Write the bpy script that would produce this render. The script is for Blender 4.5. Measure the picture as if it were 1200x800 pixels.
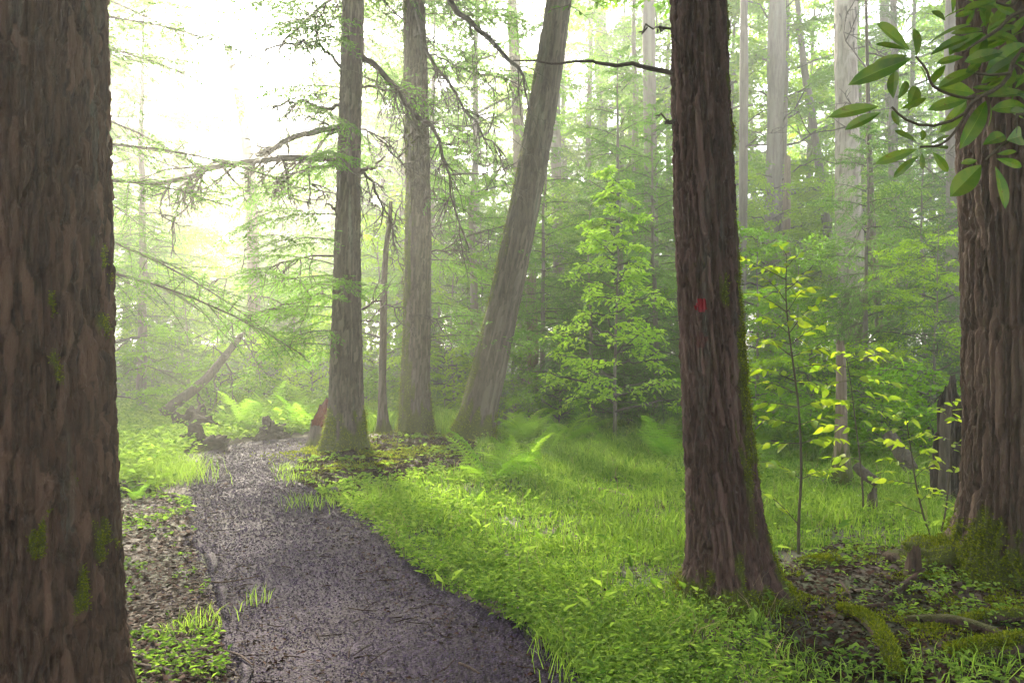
import bpy, math
import numpy as np
from mathutils import Vector, Matrix, Quaternion

# ------------------------------------------------------------------ camera, sky, sun, exposure
for o in list(bpy.data.objects):
    bpy.data.objects.remove(o)
SC = bpy.context.scene
COL = SC.collection
R = math.radians
CH = 1.5            # eye height
F = 933.33          # focal length in photo pixels (28 mm on 36 mm)
HZ = 410.0          # horizon row in the photo

cam = bpy.data.cameras.new('camera')
cam.lens = 28; cam.sensor_width = 36; cam.shift_y = 10 / 1200
cam.clip_start = 0.05; cam.clip_end = 2000
camo = bpy.data.objects.new('camera', cam); COL.objects.link(camo)
camo.location = (0, 0, CH); camo.rotation_euler = (R(90), 0, 0)
SC.camera = camo

SUN_AZ, SUN_EL = R(-19), R(31)
to_sun = Vector((math.sin(SUN_AZ) * math.cos(SUN_EL), math.cos(SUN_AZ) * math.cos(SUN_EL), math.sin(SUN_EL)))
W = bpy.data.worlds.new('World'); SC.world = W; W.use_nodes = True
nt = W.node_tree; nt.nodes.clear()
sky = nt.nodes.new('ShaderNodeTexSky'); sky.sky_type = 'NISHITA'; sky.sun_disc = False
sky.sun_elevation = SUN_EL; sky.sun_rotation = SUN_AZ
sky.dust_density = 1.6; sky.air_density = 1.0; sky.ozone_density = 1.0
hs = nt.nodes.new('ShaderNodeHueSaturation'); hs.inputs['Saturation'].default_value = 0.35
bg = nt.nodes.new('ShaderNodeBackground'); bg.inputs['Strength'].default_value = 0.12
wo = nt.nodes.new('ShaderNodeOutputWorld')
nt.links.new(sky.outputs[0], hs.inputs['Color']); nt.links.new(hs.outputs[0], bg.inputs[0]); nt.links.new(bg.outputs[0], wo.inputs[0])
sl = bpy.data.lights.new('sun', 'SUN'); sl.energy = 3.2; sl.angle = R(7); sl.color = (1.0, 0.90, 0.68)
so = bpy.data.objects.new('sun', sl); COL.objects.link(so)
so.rotation_euler = to_sun.to_track_quat('Z', 'Y').to_euler(); so.location = to_sun * 60
SC.view_settings.view_transform = 'Standard'; SC.view_settings.look = 'None'
SC.view_settings.gamma = 1.0; SC.view_settings.exposure = 3.3
HAZE = 0.0048
SC.render.engine = 'CYCLES'
cy = SC.cycles
cy.use_denoising = True; cy.use_adaptive_sampling = True; cy.adaptive_threshold = 0.012
cy.max_bounces = 5; cy.diffuse_bounces = 3; cy.glossy_bounces = 2; cy.transmission_bounces = 4
cy.volume_bounces = 1; cy.transparent_max_bounces = 4
cy.sample_clamp_indirect = 6.0; cy.caustics_reflective = False; cy.caustics_refractive = False

# ------------------------------------------------------------------ helpers
def gp(u, v):
    """ground point seen at a photo pixel (flat ground)"""
    Y = CH * F / (v - HZ)
    return ((u - 600) / F * Y, Y)

def at(u, v, Y):
    return np.array(((u - 600) / F * Y, Y, CH - (v - HZ) / F * Y))

def nrm(a):
    return a / np.maximum(np.linalg.norm(a, axis=-1, keepdims=True), 1e-9)

def hsh(ix, iy, iz, seed):
    h = (ix.astype(np.int64) * 374761393 + iy.astype(np.int64) * 668265263 + iz.astype(np.int64) * 2147483647 + seed * 974634777) & 0xFFFFFFFF
    h = ((h ^ (h >> 13)) * 1274126177) & 0xFFFFFFFF
    h = ((h ^ (h >> 16)) * 2246822519) & 0xFFFFFFFF
    return ((h ^ (h >> 15)) & 0xFFFFFF) / float(0xFFFFFF)

def vnoise(x, y, z, seed=0):
    x, y, z = np.broadcast_arrays(np.asarray(x, float), np.asarray(y, float), np.asarray(z, float))
    ix, iy, iz = np.floor(x), np.floor(y), np.floor(z)
    fx, fy, fz = x - ix, y - iy, z - iz
    fx, fy, fz = [f * f * (3 - 2 * f) for f in (fx, fy, fz)]
    out = 0
    for dx in (0, 1):
        for dy in (0, 1):
            for dz in (0, 1):
                w = (fx if dx else 1 - fx) * (fy if dy else 1 - fy) * (fz if dz else 1 - fz)
                out = out + w * hsh(ix + dx, iy + dy, iz + dz, seed)
    return out * 2 - 1

def fbm(x, y, z, seed=0, oct=3):
    s, a = 0, 1.0
    for i in range(oct):
        s = s + a * vnoise(np.asarray(x) * 2 ** i, np.asarray(y) * 2 ** i, np.asarray(z) * 2 ** i, seed + i * 17)
        a *= 0.5
    return s

def voro(s, t, ns, seed):
    """cells, periodic over ns in s: nearest, second nearest, id"""
    i0, j0 = np.floor(s), np.floor(t)
    f1 = np.full(s.shape, 9.0); f2 = np.full(s.shape, 9.0); cid = np.zeros(s.shape)
    for di in (-1, 0, 1):
        for dj in (-1, 0, 1):
            ci, cj = i0 + di, j0 + dj
            wi = np.mod(ci, ns)
            px = ci + 0.12 + 0.76 * hsh(wi, cj, wi * 0, seed); py = cj + 0.1 + 0.8 * hsh(wi, cj, wi * 0 + 1, seed)
            d = np.hypot(s - px, t - py)
            near = d < f1
            f2 = np.where(near, f1, np.minimum(f2, d))
            cid = np.where(near, hsh(wi, cj, wi * 0 + 2, seed), cid)
            f1 = np.where(near, d, f1)
    return f1, f2, cid

def sstep(a, b, x):
    t = np.clip((x - a) / (b - a), 0, 1)
    return t * t * (3 - 2 * t)

def inside(poly, x, y):
    poly = np.asarray(poly, float); r = np.zeros(x.shape, bool); n = len(poly); j = n - 1
    for i in range(n):
        xi, yi = poly[i]; xj, yj = poly[j]
        if yi != yj:
            c = ((yi > y) != (yj > y)) & (x < (xj - xi) * (y - yi) / (yj - yi) + xi)
            r ^= c
        j = i
    return r

def edge_dist(poly, x, y):
    poly = np.asarray(poly, float); d = np.full(x.shape, 1e9)
    for i in range(len(poly)):
        a, b = poly[i], poly[(i + 1) % len(poly)]
        ab = b - a; L = (ab ** 2).sum() + 1e-12
        t = np.clip(((x - a[0]) * ab[0] + (y - a[1]) * ab[1]) / L, 0, 1)
        d = np.minimum(d, np.hypot(x - a[0] - t * ab[0], y - a[1] - t * ab[1]))
    return d

def link(o, parent=None):
    COL.objects.link(o)
    if parent is not None:
        o.parent = parent
    return o

def mesh(name, V, Q=None, T=None, mats=(), smooth=False, attrs=None, mi=None):
    me = bpy.data.meshes.new(name)
    V = np.asarray(V, np.float32).reshape(-1, 3)
    Q = np.zeros((0, 4), np.int32) if Q is None else np.asarray(Q, np.int32).reshape(-1, 4)
    T = np.zeros((0, 3), np.int32) if T is None else np.asarray(T, np.int32).reshape(-1, 3)
    me.vertices.add(len(V)); me.vertices.foreach_set('co', V.ravel())
    loops = np.concatenate([Q.ravel(), T.ravel()]).astype(np.int32)
    me.loops.add(len(loops)); me.loops.foreach_set('vertex_index', loops)
    starts = np.concatenate([np.arange(len(Q)) * 4, len(Q) * 4 + np.arange(len(T)) * 3]).astype(np.int32)
    me.polygons.add(len(starts)); me.polygons.foreach_set('loop_start', starts)
    if mi is not None:
        me.polygons.foreach_set('material_index', np.asarray(mi, np.int32))
    me.polygons.foreach_set('use_smooth', np.full(len(starts), bool(smooth)))
    for m in (mats if isinstance(mats, (list, tuple)) else [mats]):
        me.materials.append(m)
    for k, a in (attrs or {}).items():
        at_ = me.attributes.new(k, 'FLOAT', 'POINT'); at_.data.foreach_set('value', np.asarray(a, np.float32))
    me.update(calc_edges=True)
    return me

def obj(name, me, parent=None, loc=None):
    o = bpy.data.objects.new(name, me)
    if loc is not None:
        o.location = [float(c) for c in loc]
    return link(o, parent)

def tag(o, label=None, cat=None, group=None, kind=None):
    for k, v in (('label', label), ('category', cat), ('group', group), ('kind', kind)):
        if v:
            o[k] = v
    return o

def thing(name, label, cat, loc, group=None, rz=0.0):
    o = bpy.data.objects.new(name, None); o.empty_display_size = 0.2
    o.location = [float(c) for c in loc]; o.rotation_euler = (0, 0, rz)
    link(o); return tag(o, label, cat, group)

def tubes(P, Rr, n):
    """batch of m polylines with k points each -> V, Q"""
    P = np.asarray(P, float); Rr = np.asarray(Rr, float); m, k, _ = P.shape
    Tn = np.gradient(P, axis=1); Tn = nrm(Tn)
    ref = np.where(np.abs(Tn[:, :1, 2:3]) > 0.9, np.array([[[1., 0, 0]]]), np.array([[[0, 0, 1.]]]))
    A = nrm(np.cross(Tn, np.broadcast_to(ref, Tn.shape))); B = np.cross(Tn, A)
    th = np.arange(n) * 2 * np.pi / n
    V = P[:, :, None, :] + Rr[:, :, None, None] * (np.cos(th)[None, None, :, None] * A[:, :, None, :] + np.sin(th)[None, None, :, None] * B[:, :, None, :])
    i, j, a = np.meshgrid(np.arange(m), np.arange(k - 1), np.arange(n), indexing='ij')
    idx = lambda i, j, a: (i * k + j) * n + (a % n)
    Q = np.stack([idx(i, j, a), idx(i, j, a + 1), idx(i, j + 1, a + 1), idx(i, j + 1, a)], -1).reshape(-1, 4)
    return V.reshape(-1, 3), Q

class MB:
    """collects pieces of ONE part"""
    def __init__(s): s.V, s.Q, s.T, s.mq, s.mt, s.r, s.n = [], [], [], [], [], [], 0
    def add(s, V, Q=None, T=None, mi=0, rnd=None):
        V = np.asarray(V, float).reshape(-1, 3); s.V.append(V)
        if Q is not None and len(Q): s.Q.append(np.asarray(Q) + s.n); s.mq.append(np.full(len(Q), mi))
        if T is not None and len(T): s.T.append(np.asarray(T) + s.n); s.mt.append(np.full(len(T), mi))
        s.r.append(np.full(len(V), 0.5) if rnd is None else np.broadcast_to(rnd, (len(V),)))
        s.n += len(V)
    def mesh(s, name, mats, smooth=False):
        Q = np.concatenate(s.Q) if s.Q else None; T = np.concatenate(s.T) if s.T else None
        return mesh(name, np.concatenate(s.V), Q, T, mats, smooth, {'rnd': np.concatenate(s.r)}, np.concatenate(s.mq + s.mt))

def leafquads(P, D, N, L, Wd, fold=0.18, droop=0.12, wp=0.45):
    S = nrm(np.cross(D, N)); N = nrm(np.cross(S, D))
    L = np.broadcast_to(L, (len(P),))[:, None]; Wd = np.broadcast_to(Wd, (len(P),))[:, None]
    mid = P + D * L * wp + N * Wd * fold
    V = np.stack([P, mid + S * Wd / 2, P + D * L - N * L * droop, mid - S * Wd / 2], 1).reshape(-1, 3)
    Q = np.arange(len(P) * 4).reshape(-1, 4)
    return V, Q

def rep4(a): return np.repeat(a, 4)

# ------------------------------------------------------------------ materials
def mat(name):
    m = bpy.data.materials.new(name); m.use_nodes = True
    t = m.node_tree; t.nodes.clear()
    return m, t
def nd(t, typ, **kw):
    n = t.nodes.new(typ)
    for k, v in kw.items():
        if k.startswith('_'): n.inputs[k[1:]].default_value = v
        else: setattr(n, k, v)
    return n
def mixc(t, fac, a, b, mode='MIX'):
    n = t.nodes.new('ShaderNodeMix'); n.data_type = 'RGBA'; n.blend_type = mode
    for sock, val in ((n.inputs[0], fac), (n.inputs[6], a), (n.inputs[7], b)):
        if hasattr(val, 'links') or hasattr(val, 'is_output'): t.links.new(val, sock)
        elif isinstance(val, (int, float)): sock.default_value = val
        else: sock.default_value = (*val, 1)
    return n.outputs[2]
def ramp(t, src, a, b):
    n = t.nodes.new('ShaderNodeMapRange'); n.inputs[1].default_value = a; n.inputs[2].default_value = b
    n.interpolation_type = 'SMOOTHSTEP'
    t.links.new(src, n.inputs[0]); return n.outputs[0]
def noise(t, scale, detail=4, vec=None, dist=0.0, rough=0.55):
    n = nd(t, 'ShaderNodeTexNoise', _Scale=scale, _Detail=detail, _Distortion=dist, _Roughness=rough)
    if vec is not None: t.links.new(vec, n.inputs['Vector'])
    return n.outputs[0]
def stretched(t, s):
    c = nd(t, 'ShaderNodeTexCoord'); m = nd(t, 'ShaderNodeMapping'); m.inputs['Scale'].default_value = s
    t.links.new(c.outputs['Object'], m.inputs[0]); return m.outputs[0]
def attr(t, name):
    return nd(t, 'ShaderNodeAttribute', attribute_name=name).outputs['Fac']

def leafmat(name, c1, c2, trans=0.45, gloss=0.0, tcol=None, tscale=1.9, objrand=False, spot=0.0):
    m, t = mat(name)
    col = mixc(t, attr(t, 'rnd'), c1, c2)
    if objrand:
        oi = nd(t, 'ShaderNodeObjectInfo'); col = mixc(t, oi.outputs['Random'], c1, c2)
    if spot:
        col = mixc(t, ramp(t, noise(t, 2.2, 3, stretched(t, (1, 1, 1))), 0.35, 0.7), col, mixc(t, 0.45, col, (0.16, 0.17, 0.02)))
        sp_ = nd(t, 'ShaderNodeMath', operation='MULTIPLY'); t.links.new(ramp(t, noise(t, 9, 4, stretched(t, (1, 1, 1))), 0.66, 0.74), sp_.inputs[0]); sp_.inputs[1].default_value = spot
        col = mixc(t, sp_.outputs[0], col, (0.09, 0.055, 0.02))
    d = nd(t, 'ShaderNodeBsdfDiffuse'); t.links.new(col, d.inputs[0])
    tr = nd(t, 'ShaderNodeBsdfTranslucent')
    tc = mixc(t, 1.0, col, tcol or (0.95 * tscale, 1.0 * tscale, 0.44 * tscale), 'MULTIPLY'); t.links.new(tc, tr.inputs[0])
    mx = nd(t, 'ShaderNodeMixShader', _Fac=trans); t.links.new(d.outputs[0], mx.inputs[1]); t.links.new(tr.outputs[0], mx.inputs[2])
    out = mx.outputs[0]
    if gloss:
        g = nd(t, 'ShaderNodeBsdfGlossy', _Roughness=0.42); g.inputs[0].default_value = (1, 1, 1, 1)
        m2 = nd(t, 'ShaderNodeMixShader', _Fac=gloss)
        t.links.new(out, m2.inputs[1]); t.links.new(g.outputs[0], m2.inputs[2]); out = m2.outputs[0]
    o = nd(t, 'ShaderNodeOutputMaterial'); t.links.new(out, o.inputs[0])
    return m

def barkmat(name, c1, c2, c3, moss=(0.06, 0.07, 0.007), bump=0.5, sc=1.0, lichen=(0.22, 0.24, 0.20), lich=0.25):
    m, t = mat(name)
    v = stretched(t, (sc * 1, sc * 1, sc * 0.17))
    n1 = noise(t, 42, 7, v, 0.5, 0.65); n2 = noise(t, 3.2, 3); n3 = noise(t, 160, 4, v)
    col = mixc(t, ramp(t, n1, 0.28, 0.66), c1, c2)
    col = mixc(t, ramp(t, attr(t, 'cell'), 0.45, 1.0), col, c3)
    col = mixc(t, ramp(t, n2, 0.3, 0.75), mixc(t, 0.22, col, (0.02, 0.014, 0.012)), col)
    l = nd(t, 'ShaderNodeMath', operation='MULTIPLY'); t.links.new(ramp(t, noise(t, 9, 5), 0.58, 0.74), l.inputs[0]); l.inputs[1].default_value = lich
    col = mixc(t, l.outputs[0], col, lichen)
    mc = mixc(t, noise(t, 60, 3), [c * 0.55 for c in moss], [c * 1.5 for c in moss])
    col = mixc(t, ramp(t, attr(t, 'moss'), 0.15, 0.75), col, mc)
    p = nd(t, 'ShaderNodeBsdfPrincipled', _Roughness=0.8); p.inputs['Specular IOR Level'].default_value = 0.3
    t.links.new(col, p.inputs['Base Color'])
    ad = nd(t, 'ShaderNodeMath', operation='ADD'); t.links.new(n1, ad.inputs[0]); t.links.new(n3, ad.inputs[1])
    b = nd(t, 'ShaderNodeBump', _Strength=bump, _Distance=0.012 / sc); t.links.new(ad.outputs[0], b.inputs['Height'])
    t.links.new(b.outputs[0], p.inputs['Normal'])
    o = nd(t, 'ShaderNodeOutputMaterial'); t.links.new(p.outputs[0], o.inputs[0])
    return m

def plainmat(name, c1, c2, scale=20, rough=0.8, bump=0.0, spec=0.3, useattr=False, dist=0.01):
    m, t = mat(name)
    n = noise(t, scale, 5)
    col = mixc(t, attr(t, 'rnd') if useattr else ramp(t, n, 0.3, 0.7), c1, c2)
    p = nd(t, 'ShaderNodeBsdfPrincipled', _Roughness=rough); p.inputs['Specular IOR Level'].default_value = spec
    t.links.new(col, p.inputs['Base Color'])
    if bump:
        b = nd(t, 'ShaderNodeBump', _Strength=bump, _Distance=dist); t.links.new(n, b.inputs['Height']); t.links.new(b.outputs[0], p.inputs['Normal'])
    o = nd(t, 'ShaderNodeOutputMaterial'); t.links.new(p.outputs[0], o.inputs[0])
    return m

M = {}
M['bark_a'] = barkmat('bark_hemlock', (0.018, 0.008, 0.005), (0.074, 0.037, 0.023), (0.125, 0.068, 0.046), bump=1.0)
M['bark_b'] = barkmat('bark_red_brown', (0.020, 0.008, 0.007), (0.082, 0.040, 0.033), (0.13, 0.072, 0.061), bump=1.0)
M['bark_c'] = barkmat('bark_furrowed', (0.024, 0.012, 0.008), (0.090, 0.051, 0.036), (0.14, 0.085, 0.063), bump=1.0)
M['bark_d'] = barkmat('bark_grey_brown', (0.034, 0.025, 0.020), (0.112, 0.084, 0.068), (0.155, 0.122, 0.10), sc=0.6, lich=0.3)
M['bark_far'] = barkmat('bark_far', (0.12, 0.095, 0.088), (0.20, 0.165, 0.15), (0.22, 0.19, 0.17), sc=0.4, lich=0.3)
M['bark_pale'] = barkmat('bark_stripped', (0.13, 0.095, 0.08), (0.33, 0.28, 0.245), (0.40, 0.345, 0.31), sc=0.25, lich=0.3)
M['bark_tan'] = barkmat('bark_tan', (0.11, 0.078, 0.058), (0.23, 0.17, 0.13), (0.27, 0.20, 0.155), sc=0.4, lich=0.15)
M['twig'] = plainmat('twig', (0.045, 0.035, 0.03), (0.10, 0.08, 0.07), 30)
M['deadwood'] = plainmat('dead_branch', (0.05, 0.038, 0.034), (0.12, 0.095, 0.085), 25, bump=0.3)
M['stem'] = plainmat('sapling_stem', (0.045, 0.035, 0.022), (0.09, 0.07, 0.045), 40)
M['hemlock'] = leafmat('hemlock_needles', (0.045, 0.10, 0.03), (0.095, 0.175, 0.045), 0.5)
M['hemlock_light'] = leafmat('hemlock_needles_light', (0.065, 0.145, 0.032), (0.12, 0.225, 0.05), 0.5)
M['broad'] = leafmat('broad_leaf', (0.075, 0.165, 0.015), (0.14, 0.25, 0.025), 0.55)
M['broad_yellow'] = leafmat('young_broad_leaf', (0.12, 0.22, 0.012), (0.20, 0.30, 0.02), 0.55)
M['bright_leaf'] = leafmat('bright_leaf', (0.15, 0.28, 0.04), (0.33, 0.46, 0.085), 0.6)
M['sapling_leaf'] = leafmat('sapling_leaf', (0.12, 0.23, 0.015), (0.36, 0.43, 0.035), 0.6, gloss=0.02, objrand=True, spot=0.5)
M['fern'] = leafmat('fern_frond', (0.11, 0.23, 0.025), (0.24, 0.36, 0.06), 0.5, objrand=True)
M['grass'] = leafmat('grass_blade', (0.06, 0.128, 0.02), (0.24, 0.33, 0.075), 0.45)
M['weed'] = leafmat('weed_leaf', (0.06, 0.128, 0.022), (0.215, 0.30, 0.07), 0.45)
M['moss'] = leafmat('moss', (0.05, 0.07, 0.005), (0.18, 0.20, 0.015), 0.3)
M['litter'] = plainmat('leaf_litter', (0.010, 0.005, 0.004), (0.066, 0.029, 0.022), useattr=True, rough=0.8, spec=0.06)
M['litter'].use_backface_culling = False

# ------------------------------------------------------------------ zones on the ground
PATH_R = [(720, 835), (690, 800), (622, 752), (560, 718), (508, 690), (465, 655), (430, 625), (398, 598), (370, 572), (350, 555), (352, 543), (372, 534), (400, 526)]
PATH_L = [(255, 835), (268, 800), (262, 755), (245, 700), (233, 650), (222, 610), (222, 580), (228, 555), (240, 538), (256, 525), (300, 519), (362, 517), (400, 517)]
PATH = [gp(*p) for p in PATH_L] + [gp(*p) for p in PATH_R[::-1]]
PATH += []
GRASS = [gp(*p) for p in [(392, 590), (440, 570), (520, 560), (552, 545), (566, 512), (640, 488), (1180, 488), (1500, 500), (1500, 640), (1140, 632), (1075, 652), (985, 640), (925, 660), (908, 720), (915, 790), (900, 860), (700, 860), (672, 790), (600, 740), (520, 698), (462, 652), (425, 620)]]
GRASS_BACK = [gp(*p) for p in [(418, 520), (425, 480), (560, 472), (566, 512), (540, 522), (470, 508)]]
PATCH = [gp(*p) for p in [(345, 556), (350, 545), (400, 526), (560, 512), (556, 546), (525, 560), (440, 572), (398, 594)]]
RIGHT = [gp(*p) for p in [(905, 730), (915, 668), (985, 642), (1075, 655), (1140, 634), (1400, 640), (1400, 900), (900, 900), (912, 800)]]
LEFT = [gp(*p) for p in [(60, 900), (90, 590), (150, 570), (222, 580), (232, 650), (246, 700), (262, 755), (268, 800), (250, 900)]]

def gh(x, y):
    x = np.asarray(x, float); y = np.asarray(y, float)
    h = 0.035 * vnoise(x * 0.9, y * 0.9, 0 * x, 3) + 0.012 * vnoise(x * 3.1, y * 3.1, 0 * x, 5)
    h = h * np.clip((np.hypot(x, y) - 1) / 3, 0.3, 1)
    # mounds at the feet of the big trees, a low bank beyond the bend
    h = h + 0.10 * np.exp(-((x - 3.1) ** 2 + (y - 5.0) ** 2) / 1.2) + 0.05 * np.exp(-((x - 1.25) ** 2 + (y - 4.75) ** 2) / 0.35)
    h = h + 0.12 * np.exp(-((x + 1.6) ** 2 + (y - 12.6) ** 2) / 5.0)
    rise = np.clip(np.hypot(x, y) - 18, 0, 80)
    return h + 0.022 * rise + 0.25 * sstep(20, 40, np.hypot(x, y)) * vnoise(x * 0.12, y * 0.12, 0 * x, 9)

def gz(x, y): return float(gh(np.array([x]), np.array([y]))[0])

# ------------------------------------------------------------------ ground and path
def build_ground():
    s = np.linspace(-1, 1, 205)
    xs = 4.5 * np.sinh(s * 4.35) / 1.0 * 0.8
    ys = 6.5 + 4.5 * np.sinh(s * 4.35) * 0.8
    X, Y = np.meshgrid(xs, ys, indexing='ij')
    Z = gh(X, Y)
    d = edge_dist(PATH, X, Y); ins = inside(PATH, X, Y)
    Z = Z - np.where(ins, 0.02 + 0.05 * sstep(0.0, 0.25, d), 0)
    n = len(s); i, j = np.meshgrid(np.arange(n - 1), np.arange(n - 1), indexing='ij')
    Q = np.stack([i * n + j, (i + 1) * n + j, (i + 1) * n + j + 1, i * n + j + 1], -1).reshape(-1, 4)
    m, t = mat('forest_floor')
    n1 = noise(t, 14, 6, stretched(t, (1, 1, 1)), 0.6); n2 = noise(t, 1.1, 3, stretched(t, (1, 1, 1)))
    vn = nd(t, 'ShaderNodeTexVoronoi', _Scale=26); t.links.new(stretched(t, (1, 1, 1)), vn.inputs[0])
    col = mixc(t, ramp(t, n1, 0.3, 0.7), (0.022, 0.014, 0.013), (0.065, 0.043, 0.038))
    col = mixc(t, vn.outputs['Color'], col, (0.08, 0.05, 0.043))
    col = mixc(t, ramp(t, n2, 0.45, 0.62), col, (0.03, 0.038, 0.012))
    p = nd(t, 'ShaderNodeBsdfPrincipled', _Roughness=0.85); t.links.new(col, p.inputs['Base Color'])
    b = nd(t, 'ShaderNodeBump', _Strength=0.8, _Distance=0.03); t.links.new(n1, b.inputs['Height']); t.links.new(b.outputs[0], p.inputs['Normal'])
    o = nd(t, 'ShaderNodeOutputMaterial'); t.links.new(p.outputs[0], o.inputs[0])
    g = obj('ground', mesh('ground', np.stack([X, Y, Z], -1), Q, mats=m, smooth=True)); tag(g, 'brown forest floor of soil and dead leaves', kind='structure')

    # path: fine strip between its two edges
    def resample(pts, n):
        pts = np.array([gp(*p) for p in pts]); s = np.linspace(0, 1, len(pts)); u = np.linspace(0, 1, n)
        for _ in range(1):
            pass
        return np.stack([np.interp(u, s, pts[:, 0]), np.interp(u, s, pts[:, 1])], 1)
    nl, nw = 220, 60
    A, B = resample(PATH_L, nl), resample(PATH_R, nl)
    w = np.linspace(-0.02, 1.02, nw)[None, :, None]
    G = A[:, None] * (1 - w) + B[:, None] * w
    X, Y = G[..., 0], G[..., 1]
    jit = 0.14 * vnoise(X * 3, Y * 3, 0 * X, 21) * np.where((np.abs(w[..., 0] - 0.5) > 0.47), 1, 0)
    X = X + jit
    wr = w[..., 0]
    Z = gh(X, Y) + 0.004 - 0.03 * sstep(0, 0.1, np.minimum(wr, 1 - wr)) + 0.006 * vnoise(X * 3, Y * 3, 0 * X, 22)
    Z = np.where((wr < 0) | (wr > 1), Z - 0.03, Z)
    i, j = np.meshgrid(np.arange(nl - 1), np.arange(nw - 1), indexing='ij')
    Q = np.stack([i * nw + j, i * nw + j + 1, (i + 1) * nw + j + 1, (i + 1) * nw + j], -1).reshape(-1, 4)
    m, t = mat('gravel')
    v = stretched(t, (1, 1, 1))
    v1 = nd(t, 'ShaderNodeTexVoronoi', _Scale=70); t.links.new(v, v1.inputs[0])
    bw = nd(t, 'ShaderNodeRGBToBW'); t.links.new(v1.outputs['Color'], bw.inputs[0])
    col = mixc(t, ramp(t, bw.outputs[0], 0.2, 0.9), (0.015, 0.009, 0.020), (0.053, 0.033, 0.070))
    col = mixc(t, ramp(t, noise(t, 0.9, 5, v, 0.6), 0.40, 0.62), col, mixc(t, 0.35, col, (0.02, 0.012, 0.014)))
    p = nd(t, 'ShaderNodeBsdfPrincipled', _Roughness=0.8); p.inputs['Specular IOR Level'].default_value = 0.15; t.links.new(col, p.inputs['Base Color'])
    b = nd(t, 'ShaderNodeBump', _Strength=0.7, _Distance=0.010); t.links.new(v1.outputs['Distance'], b.inputs['Height']); b.invert = True
    t.links.new(b.outputs[0], p.inputs['Normal'])
    o = nd(t, 'ShaderNodeOutputMaterial'); t.links.new(p.outputs[0], o.inputs[0])
    pth = obj('path', mesh('path', np.stack([X, Y, Z], -1), Q, mats=m, smooth=True)); tag(pth, 'dark purple-grey gravel footpath bending through the wood', kind='structure')
    # loose chips
    rng = np.random.default_rng(5)
    N = 190000
    y = 3.0 + (13.0 - 3.0) * rng.random(N) ** 1.7; x = rng.uniform(-4.5, 1.2, N)
    dd = edge_dist(PATH, x, y); ins = inside(PATH, x, y)
    k = ins | (dd < 0.4 * rng.random(N) ** 3); x, y, dd, ins = x[k], y[k], dd[k], ins[k]
    z = gh(x, y) + 0.004 - 0.03 * np.where(ins, sstep(0, 0.2, dd), 0) + 0.003
    s = rng.uniform(0.0035, 0.0095, len(x)) * np.clip(y / 5, 0.8, 1.7)
    a = rng.uniform(0, 2 * np.pi, (len(x), 1)) + np.array([[0, 2.0, 4.1]]) + rng.uniform(-.5, .5, (len(x), 3))
    rr = s[:, None] * rng.uniform(0.6, 1.4, (len(x), 3))
    base = np.stack([x[:, None] + rr * np.cos(a), y[:, None] + rr * np.sin(a), np.repeat(z[:, None], 3, 1) + rng.uniform(-.3, .5, (len(x), 3)) * s[:, None]], -1)
    top = np.stack([x + rng.normal(0, .3, len(x)) * s, y + rng.normal(0, .3, len(x)) * s, z + s * rng.uniform(.5, 1.1, len(x))], -1)[:, None]
    V = np.concatenate([base, top], 1).reshape(-1, 3)
    b4 = np.arange(len(x))[:, None] * 4
    T = np.concatenate([b4 + np.array([[0, 1, 3]]), b4 + np.array([[1, 2, 3]]), b4 + np.array([[2, 0, 3]])])
    g = obj('gravel', mesh('gravel', V, T=T, mats=plainmat('gravel_chip', (0.013, 0.008, 0.017), (0.092, 0.058, 0.122), useattr=True, rough=0.7, spec=0.15), attrs={'rnd': np.repeat(rng.random(len(x)) ** 1.2, 4)}))
    tag(g, 'loose dark gravel chips covering the footpath', kind='stuff')
build_ground()

# ------------------------------------------------------------------ trunks
def hermite(keys, z):
    keys = np.asarray(keys, float); keys = keys[np.argsort(keys[:, 0])]
    x = keys[:, 0]; i = np.clip(np.searchsorted(x, z) - 1, 0, len(x) - 2)
    h = x[i + 1] - x[i]; t = (z - x[i]) / h
    out = []
    for c in range(1, keys.shape[1]):
        y = keys[:, c]; g = np.gradient(y, x)
        tt = np.clip(t, 0, 1)
        v = (2*tt**3 - 3*tt**2 + 1) * y[i] + (tt**3 - 2*tt**2 + tt) * h * g[i] + (-2*tt**3 + 3*tt**2) * y[i+1] + (tt**3 - tt**2) * h * g[i+1]
        v = v + np.where(t > 1, (t - 1) * h * g[i + 1], 0) + np.where(t < 0, t * h * g[i], 0)
        out.append(v)
    return out

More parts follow.
